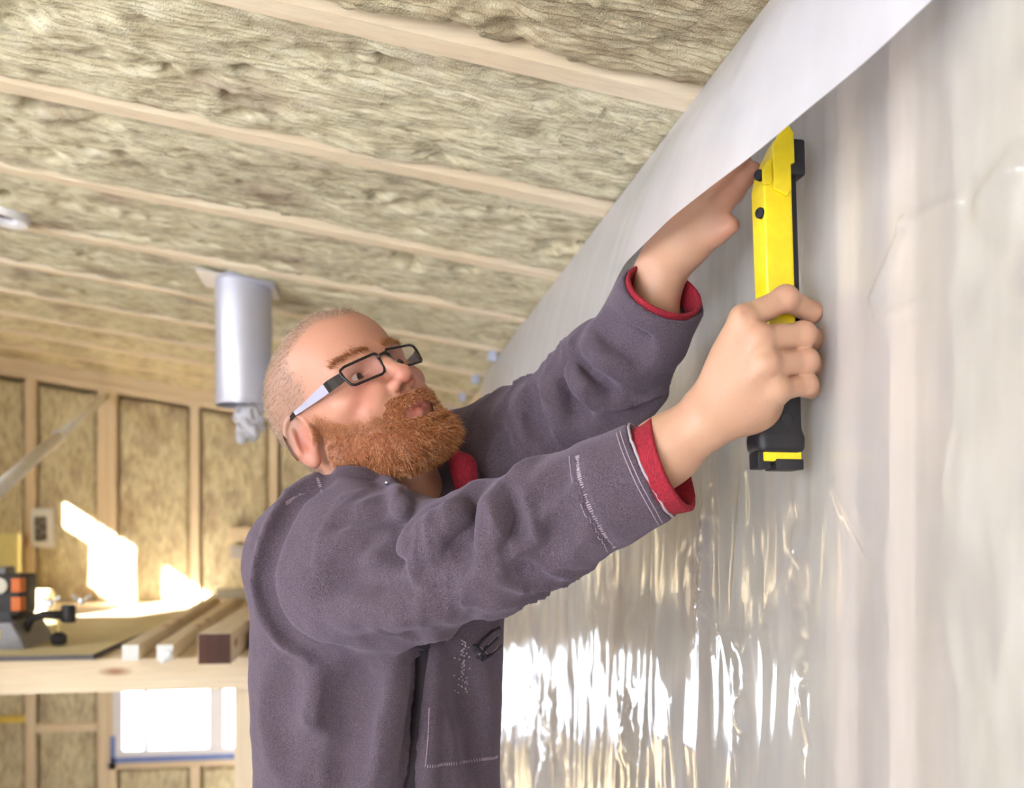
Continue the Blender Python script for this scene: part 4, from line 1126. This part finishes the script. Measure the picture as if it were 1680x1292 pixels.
# standing collar edge in front of the neck
fold([(560, 780), (596, 786), (626, 794), (646, 806)], .010, .012, .008, 'u', False)
fold([(646, 806), (656, 824), (660, 840)], .009, .010, .008, 'u', False)
# cuff seams
fold([(942, 746), (945, 782), (962, 834), (986, 878), (1002, 900)], .0035, .0022, .003, 'u', False)
fold([(946, 746), (949, 782), (966, 832), (990, 876), (1006, 896)], .0035, .002, .003, G, False)
gv, gf = hood.mesh(vec(-.47, .74, -.58), vec(.25, 1.40, .34), .0041)
gv = smooth_verts(gv, gf, 2, 0.5)
gn = hb.normal(gv, .004)
def arm_wrinkle(P, pts, s0, s1, amp, seed):
    '''diagonal drag lines round a bent sleeve'''
    pts = np.array(pts); L = np.r_[0, np.cumsum(np.linalg.norm(np.diff(pts, axis=0), axis=1))]
    best = np.full(len(P), 9.0); S = np.zeros(len(P)); TH = np.zeros(len(P))
    for i in range(len(pts)-1):
        a, b = pts[i], pts[i+1]; ba = b-a; t = np.clip((P-a) @ ba/(ba @ ba), 0, 1); q = P-a-t[:, None]*ba; d = np.linalg.norm(q, axis=1)
        m_ = d < best; n_ = ba/np.linalg.norm(ba); u_ = np.cross(n_, vec(0, 0, 1)); u_ /= np.linalg.norm(u_); w_ = np.cross(n_, u_)
        S[m_] = (L[i]+t*np.linalg.norm(ba))[m_]; TH[m_] = np.arctan2(q @ w_, q @ u_)[m_]; best[m_] = d[m_]
    msk = sstep(s0-.05, s0+.02, S)*sstep(s1+.05, s1-.02, S)*(best < .11)
    c1, c2 = np.cos(TH), np.sin(TH)
    r = 1-np.abs(vnoise(S*34+c1*1.3+seed, c1*1.1+S*4, c2*1.1+seed)); r2 = 1-np.abs(vnoise(S*62+c2*1.6, c1*1.5, c2*1.5+S*7+seed))
    return amp*msk*(0.7*r**2.2+0.3*r2**2-0.42)
arm_d = arm_wrinkle(gv, ap+[RC1], .10, .34, .0125, 2.0)+arm_wrinkle(gv, lp+[LC1], .04, .30, .0125, 6.0)
wr_ = fbm(gv[:, 0]*26, gv[:, 1]*26, gv[:, 2]*26, 3)*.0022+fbm(gv[:, 0]*9, gv[:, 1]*9, gv[:, 2]*7, 2)*.004
cm = sstep(.09, .13, np.minimum(np.linalg.norm(gv-RC1, axis=1), np.linalg.norm(gv-LC1, axis=1)))
gv = gv+gn*(wr_*(0.2+0.8*cm)+arm_d*(0.1+0.9*cm))[:, None]
fab = NT('sweatshirt_fleece')
m1 = fab.noise(fab.coords((1250, 1250, 1250)), 1.0, 2, 0.7); m2 = fab.noise(fab.coords((14, 14, 14)), 1.0, 3); m3 = fab.noise(fab.coords((420, 420, 130)), 1.0, 3, 0.7)
fc = fab.ramp(m1, [(0.30, srgb(52, 42, 54)), (0.50, srgb(86, 74, 86)), (0.72, srgb(130, 117, 129))]).outputs[0]
fc = fab.mix(fab.ramp(m3, [(0.4, (0, 0, 0, 1)), (0.75, (0.4, 0.4, 0.4, 1))]), fc, srgb(66, 54, 70))
fc = fab.mix(fab.ramp(m2, [(0.35, (0, 0, 0, 1)), (0.75, (0.3, 0.3, 0.3, 1))]), fc, srgb(98, 88, 97))
fab.pr(Base_Color=fc, Roughness=0.92, Sheen_Weight=0.35, Sheen_Roughness=0.5); fab.p.inputs['Specular IOR Level'].default_value = 0.1
fab.p.inputs['Sheen Tint'].default_value = srgb(200, 186, 210)
ad = fab.new('ShaderNodeMath', operation='ADD'); fab.set(ad.inputs[0], m1); fab.set(ad.inputs[1], m3)
fab.bump(ad, 0.5, 0.0012)
jumper = link_mesh('sweatshirt', W3(gv), gf, fab.m, man, smooth=True)
# stitching on seams: short raised threads
thr = plain('pale_thread', srgb(170, 152, 168), 0.8)
hs = Field(); hs.ops = hood.ops
def stitches(name, pts, n, ln, wd, across=False, off=.0012):
    S = np.array([raycast(hs, x, y) for x, y in pts]); q = np.linspace(0, 1, len(S)); t = (np.arange(n)+.5)/n
    C = np.stack([np.interp(t, q, S[:, i]) for i in range(3)], 1); C = hs.snap(C, 4, off)
    T = np.gradient(C, axis=0); T /= np.linalg.norm(T, axis=1, keepdims=True)+1e-9
    N = hs.normal(C, .002); B = np.cross(N, T)
    D, E_ = (B, T) if across else (T, B)
    V = np.stack([C-D*ln/2-E_*wd/2, C+D*ln/2-E_*wd/2, C+D*ln/2+E_*wd/2, C-D*ln/2+E_*wd/2, C+N*wd*.8], 1).reshape(-1, 3)
    i = np.arange(n)*5
    Fq = np.concatenate([np.stack([i+a, i+(a+1) % 4, i+4], 1) for a in range(4)])
    o = link_mesh(name, W3(V), Fq, thr, jumper); tag(o, kind='stuff')
stitches('cuff_stitching', [(948, 748), (952, 784), (968, 832), (992, 876), (1008, 897)], 60, .0042, .0011, True)
stitches('cuff_stitching', [(936, 748), (940, 782), (957, 836), (981, 880), (997, 903)], 60, .0016, .0008)
stitches('hem_stitching', [(1018, 708), (1030, 745), (1050, 790), (1075, 835), (1086, 856)], 55, .0026, .0008)
stitches('hem_stitching', [(1012, 711), (1024, 748), (1044, 794), (1068, 838), (1080, 860)], 55, .0026, .0008)
stitches('shoulder_stitching', [(468, 826), (492, 812), (522, 808)], 26, .0045, .001, True)
stitches('shoulder_stitching', [(520, 784), (526, 800), (530, 812)], 12, .0035, .001, True)
stitches('pocket_stitching', [(700, 1256), (740, 1252), (790, 1245), (815, 1240)], 44, .0036, .0009, True)
stitches('pocket_stitching', [(704, 1160), (702, 1210), (698, 1256)], 30, .0018, .0009)
# frayed raw edge of the near cuff
fr_p = []
un = np.cross(nR, vec(0, 0, 1)); un /= np.linalg.norm(un); vn = np.cross(nR, un)
for a in np.linspace(0, 2*math.pi, 64): fr_p.append(W3(RC1+(un*math.cos(a)+vn*math.sin(a))*(.0502+.0008*random.uniform(-1, 1))+nR*(.0005+.0012*random.random())))
MB().tube(fr_p, 0.0014, 6, False).build('raw_edge', plain('frayed_edge', srgb(176, 162, 172), 0.9), jumper, smooth=True)
# printed emblem on the chest and zip pulls at the collar
ink = plain('chest_print_ink', srgb(38, 32, 42), 0.7); inkw = plain('chest_print_light', srgb(150, 138, 152), 0.7)
def stroke(pts, w, mat, name='chest_print'):
    S = np.array([raycast(hs, x, y) for x, y in pts]); S = hs.snap(S, 3, .0012)
    MB().tube([tuple(p) for p in W3(S)], w, 6).build(name, mat, jumper, smooth=True)
for L_ in ([(778, 1068), (790, 1050), (806, 1035), (818, 1030)], [(782, 1078), (796, 1062), (814, 1046)], [(790, 1082), (806, 1072), (820, 1058)], [(776, 1058), (786, 1066), (796, 1080)]):
    stroke(L_, .0022, ink)
for L_ in ([(784, 1074), (800, 1056), (818, 1038)], [(796, 1078), (812, 1064), (822, 1052)], [(786, 1060), (798, 1072)]):
    stroke(L_, .0008, inkw)
sp = []
for q in range(46):
    x, y = 758+random.gauss(0, 5)+(q % 3), 1050+q*1.9; sp.append((x, y))
S = np.array([raycast(hs, x, y) for x, y in sp]); S = hs.snap(S, 3, .0008); m = MB()
for p in W3(S): m.box(tuple(p-.0008), tuple(p+.0008))
tag(m.build('print_flecks', inkw, jumper), kind='stuff')
zt_ = plain('zip_tape_shade_dark', srgb(34, 26, 38), 0.8)  # zip tape; its near-black colour also paints in the open front's shadow gap
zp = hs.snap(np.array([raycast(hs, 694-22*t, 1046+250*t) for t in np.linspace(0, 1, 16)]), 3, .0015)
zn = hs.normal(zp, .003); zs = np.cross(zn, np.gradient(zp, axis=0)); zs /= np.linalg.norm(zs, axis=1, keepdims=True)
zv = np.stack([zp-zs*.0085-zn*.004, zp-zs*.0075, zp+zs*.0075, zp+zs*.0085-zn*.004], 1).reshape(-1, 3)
link_mesh('zip_tape_gap_shade', W3(zv), grid_faces(16, 4), zt_, jumper, smooth=True)
zm = plain('zip_metal', srgb(200, 200, 210), 0.25, 0.9)
for px_, py_ in ((636, 793), (640, 807)):
    p = W3(hs.snap(raycast(hs, px_, py_)[None], 3, .001))[0]; m = MB(); m.lathe([(.0001, -.0024), (.0022, -.0016), (.0028, 0), (.0022, .0016), (.0001, .0024)], 12, Matrix.Translation(Vector(p))); m.build('zip_stud', zm, jumper, smooth=True)

# red undershirt: cuffs and the piece inside the collar
us = Field()
usl = Field()
cyl(us, RC1-nR*.022, r_(1106, 759, .905), .0425, .0500, .004)
cyl(us, RC1-nR*.030, r_(1106, 759, .905)+nR*.03, .0385, .0478, .001, 's')
cyl(usl, LC1-nL*.022, LC1+nL*.005, .0415, .0448, .003)
cyl(usl, LC1-nL*.030, LC1+nL*.03, .0380, .0415, .001, 's')
v1, f1_ = us.mesh(np.min([o[1] for o in us.ops], 0), np.max([o[2] for o in us.ops], 0), .0016)
nk = Field(); 
nk.chain([CN+e1*math.cos(a)*.066+e2*math.sin(a)*.064+ax_n*(.010-.022*max(math.cos(a), 0)) for a in np.linspace(0, 2*math.pi, 28)], [.010]*28, .006)
pN = [H((-30, 70, -112)), H((-45, 55, -128)), CN+FT*.085-RT*.06+vec(0, 0, -.03)]
nk.chain(pN, [.008, .014, .020], .012)
v2, f2_ = nk.mesh(np.min([o[1] for o in nk.ops], 0), np.max([o[2] for o in nk.ops], 0), .003)
v3, f3_ = usl.mesh(np.min([o[1] for o in usl.ops], 0), np.max([o[2] for o in usl.ops], 0), .0016)
rib = NT('red_ribbed_cotton'); wv = rib.noise(rib.coords((700, 700, 90)), 1.0, 2)
rib.pr(Base_Color=rib.ramp(wv, [(0.35, srgb(120, 16, 34)), (0.7, srgb(166, 30, 50))]), Roughness=0.9); rib.bump(wv, 0.5, 0.001)
link_mesh('undershirt_collar', W3(v2), f2_, rib.m, man, smooth=True)
link_mesh('undershirt_cuff', W3(v1), f1_, rib.m, man, smooth=True)
link_mesh('undershirt_cuff', W3(v3), f3_, rib.m, man, smooth=True)

# jeans and boots, below the picture
jn = Field()
jn.chain([HIPS[0]+vec(0, 0, .08), HIPS[0], KNEE[0], FEET[0]], [.10, .098, .075, .065], .03)
jn.chain([HIPS[1]+vec(0, 0, .08), HIPS[1], KNEE[1], FEET[1]], [.10, .098, .075, .065], .03)
jn.add(column([(-.66, .165, .115, 0, 0), (-.50, .160, .112, 0, 0)]), TC+vec(-.35, -.35, -.70), TC+vec(.35, .35, -.45), .03)
v, f = jn.mesh(vec(-.48, .80, -CH+.05), vec(.2, 1.5, -.45), .012)
link_mesh('trousers', W3(smooth_verts(v, f, 1)), f, plain('dark_denim', srgb(58, 62, 84), 0.85), man, smooth=True)
for ft_ in FEET:
    bt = Field(); bt.cap(ft_+vec(0, 0, .03), ft_+vec(0, 0, -.02), .048, .046, .02); bt.cap(ft_+vec(0, 0, -.032), ft_+FT*.15+vec(0, 0, -.034), .042, .036, .03)
    bt.box(ft_+FT*.06+vec(0, 0, -.064), (.20, .20, .006), .002, .002, 's') if False else None
    v, f = bt.mesh(np.min([o[1] for o in bt.ops], 0), np.max([o[2] for o in bt.ops], 0), .008)
    v[:, 2] = np.maximum(v[:, 2], -CH+.0005)
    link_mesh('boot', W3(v), f, plain('boot_leather', srgb(96, 72, 50), 0.6), man, smooth=True)

# ================================================================== EYEGLASSES (head millimetres)
gls = empty('eyeglasses', W3(H((0, 90, 12)))); tag(gls, "dark rectangular eyeglasses with silver-grey temples on the bearded person's face", 'glasses')
blk = plain('black_acetate', srgb(26, 20, 26), 0.25, var=0.1)
silv = plain('silver_temple', srgb(176, 176, 200), 0.35, 0.2, var=0.05)
def rrect(s):
    P = [(7, 23.5), (9, 25.5), (52, 25.0), (57.5, 23.0), (59, 18), (55.5, 3), (52, 0.5), (16, -1.0), (11.5, 1.0), (8.5, 6)]
    bm_ = []
    n = len(P)
    for i in range(n):                              # round the corners
        a, b, c = np.array(P[i-1]), np.array(P[i]), np.array(P[(i+1) % n])
        for t in (0.2, 0.5, 0.8):
            q1 = b+(a-b)*0.25*(1-t); q2 = b+(c-b)*0.25*t; bm_.append((q1+q2)/2 if False else b*0.5+0.25*(b+(a-b)*0.3*(1-t))+0.25*(b+(c-b)*0.3*t))
    out = []
    for x, z in bm_: out.append((s*x, 102.0-0.0035*x*x*0.9, z-0.5))
    return out
for s in (1, -1):
    lp_ = rrect(s); W = [tuple(W3(H(p))) for p in lp_]
    MB().tube(W+[W[0]], 0.0016, 8, False).build('lens_rim', blk, gls, smooth=True)
    cen = tuple(np.mean(np.array(W), 0)); n = len(W)
    off = W3(H((0, 1.2, 0)))-W3(H((0, 0, 0)))
    V_ = W+[cen]+[tuple(np.array(p)+off) for p in W+[cen]]
    Fq = [[i, (i+1) % n, n] for i in range(n)]+[[n+1+(i+1) % n, n+1+i, 2*n+1] for i in range(n)]+[[i, n+1+i, n+1+(i+1) % n, (i+1) % n] for i in range(n)]
    lm = bpy.data.materials.get('lens_glass')
    if lm is None:
        t = NT('lens_glass'); t.n.remove(t.p)
        tr = t.new('ShaderNodeBsdfTransparent'); tr.inputs[0].default_value = (0.96, 0.94, 0.97, 1); gs = t.new('ShaderNodeBsdfGlossy'); gs.inputs['Roughness'].default_value = 0.02
        fr = t.new('ShaderNodeFresnel'); fr.inputs[0].default_value = 1.45
        nz_ = t.noise(t.coords((30, 30, 30)), 1.0, 1); mr = t.new('ShaderNodeMath', operation='MULTIPLY'); t.set(mr.inputs[0], fr); mr.inputs[1].default_value = 1.0
        mx = t.new('ShaderNodeMixShader'); mx.inputs[0].default_value = 0.05; t.t.links.new(tr.outputs[0], mx.inputs[1]); t.t.links.new(gs.outputs[0], mx.inputs[2]); t.t.links.new(mx.outputs[0], t.out.inputs[0])
        lm = t.m
    m = MB(); m.add(V_, Fq); m.build('lens', lm, gls)
    # end piece and temple
    def band(pts, half, th, name, mat):
        V_ = []; F_ = []
        for i, (p, h) in enumerate(zip(pts, half)):
            for dx, dz in ((-th, -h), (th, -h), (th, h), (-th, h)):
                V_.append(tuple(W3(H((s*(p[0]+dx), p[1], p[2]+dz)))))
        for i in range(len(pts)-1):
            for k in range(4): F_.append([i*4+k, i*4+(k+1) % 4, i*4+4+(k+1) % 4, i*4+4+k])
        F_ += [[0, 1, 2, 3], [len(V_)-4+k for k in range(4)]]
        m = MB(); m.add(V_, F_); return m.build(name, mat, gls)
    band([(57, 91.5, 15.5), (64, 85, 15.5), (69.5, 79, 16), (71.5, 73, 16.5)], [5.0, 6, 6.2, 6.2], 1.3, 'end_piece', blk)
    band([(71.5, 73, 16.5), (74, 50, 20.5), (77, 24, 25), (80, 8, 28)], [6.0, 5.0, 3.4, 2.4], 1.0, 'temple', silv)
    band([(80, 8, 28), (81, -8, 29), (80, -22, 22), (78, -30, 10)], [2.4, 2.2, 2.2, 1.8], 1.3, 'temple_tip', blk)
MB().tube([tuple(W3(H(p))) for p in ((9, 101.5, 17), (5, 104, 20), (0, 105, 20.5), (-5, 104, 20), (-9, 101.5, 17))], 0.0018, 8).build('bridge', blk, gls, smooth=True)

# ================================================================== HAMMER STAPLER
st_o = (0.392, 0.842, CH+0.0690)
stp = empty('staple_hammer', st_o); tag(stp, "yellow and black hand stapler gripped in the bearded person's fist against the sheet", 'stapler')
yel = NT('yellow_enamel'); yn = yel.noise(yel.coords((60, 60, 60)), 1.0, 3)
yel.pr(Base_Color=yel.ramp(yn, [(0.3, srgb(222, 196, 8)), (0.7, srgb(236, 212, 20))]), Roughness=0.32, Coat_Weight=0.3)
rub = plain('black_rubber', srgb(30, 28, 34), 0.55, bump=0.15, scale=600)
stl = plain('black_steel', srgb(40, 38, 46), 0.35, 0.5)
lean = -0.033
def SM(x, y, z): return (st_o[0]+x+lean*(z-0.16), st_o[1]+y, st_o[2]+z)
Mst = Matrix(((1, 0, lean, st_o[0]-lean*0.16), (0, 1, 0, st_o[1]), (0, 0, 1, st_o[2]), (0, 0, 0, 1)))
def sbox(lo, hi, bev=0.0): return MB().box(lo, hi, Mst, bev)
# folded steel handle: side view polygon, rounded spine edges
def channel(poly, y0, y1, bev):
    bm = bmesh.new(); vs = [bm.verts.new((x, y0, z)) for x, z in poly]; f = bm.faces.new(vs)
    r = bmesh.ops.extrude_face_region(bm, geom=[f]); bmesh.ops.translate(bm, vec=(0, y1-y0, 0), verts=[v for v in r['geom'] if isinstance(v, bmesh.types.BMVert)])
    bmesh.ops.recalc_face_normals(bm, faces=bm.faces)
    bmesh.ops.bevel(bm, geom=list(bm.edges), offset=bev, segments=3, affect='EDGES', profile=0.6)
    return MB().bm(bm, Mst)
channel([(-.009, .11), (-.010, .268), (-.006, .285), (.008, .312), (.013, .3195), (.017, .3200), (.0185, .316), (.0185, .11)], -.015, .014, .0022).build('handle', yel.m, stp, auto=40)
hd_plate = channel([(-.001, .262), (.012, .256), (.0165, .262), (.0165, .286), (.0205, .288), (.0205, .316), (.016, .3225), (.010, .3215), (-.001, .303)], -.0185, -.014, .0012).build('head_plate', yel.m, stp, auto=40)
channel([(-.0115, .266), (-.004, .266), (-.002, .270), (-.002, .288), (-.006, .289), (-.0115, .280)], -.017, -.0145, .0010).build('bolt_plate', yel.m, stp, auto=40)
for z in (.2775, .2415):
    b = MB(); M2 = Mst @ Matrix.Translation((-.0085, -.0075, z)) @ Matrix.Rotation(math.radians(-62), 4, 'Z') @ Matrix.Rotation(math.radians(90), 4, 'X')
    b.lathe([(.0052, -.004), (.0052, .0048), (.0046, .0056), (.0034, .0056), (.0032, .0050), (.0004, .0050)], 20, M2); b.build('bolt', stl, stp, auto=40)
sbox((.0175, -.010, .10), (.0255, .010, .30), .001).build('magazine', stl, stp)
sbox((.0185, -.013, .279), (.0345, .013, .3135), .003).build('striker_head', rub, stp, auto=50)
def grip():
    fl = Field(); fl.box((.0015, .0005, .074), (.0225, .0165, .058), .010, .002)
    fl.box((.001, .0005, .024), (.0235, .0175, .010), .006, .006)
    v, f = fl.mesh((-.035, -.03, .005), (.04, .03, .145), .0022)
    return np.array([SM(*p) for p in smooth_verts(v, f, 1)]), f
v, f = grip(); link_mesh('grip', v, f, rub, stp, smooth=True)
M2 = Mst @ Matrix.Translation((.006, -.0155, .046)) @ Matrix.Rotation(math.radians(90), 4, 'X')
MB().lathe([(.0062, -.0010), (.0062, .0016), (.0052, .0018), (.005, .0010), (.0003, .0010)], 24, M2).build('grip_boss', rub, stp, auto=40)
sbox((-.017, -.0135, .006), (.021, .013, .016), .002).build('end_clip', yel.m, stp, auto=40)
sbox((-.0225, -.011, -.001), (-.009, .010, .015), .002).build('latch', rub, stp, auto=40)
sbox((-.006, -.0145, -.002), (.0225, .012, .0085), .002).build('latch', rub, stp, auto=40)
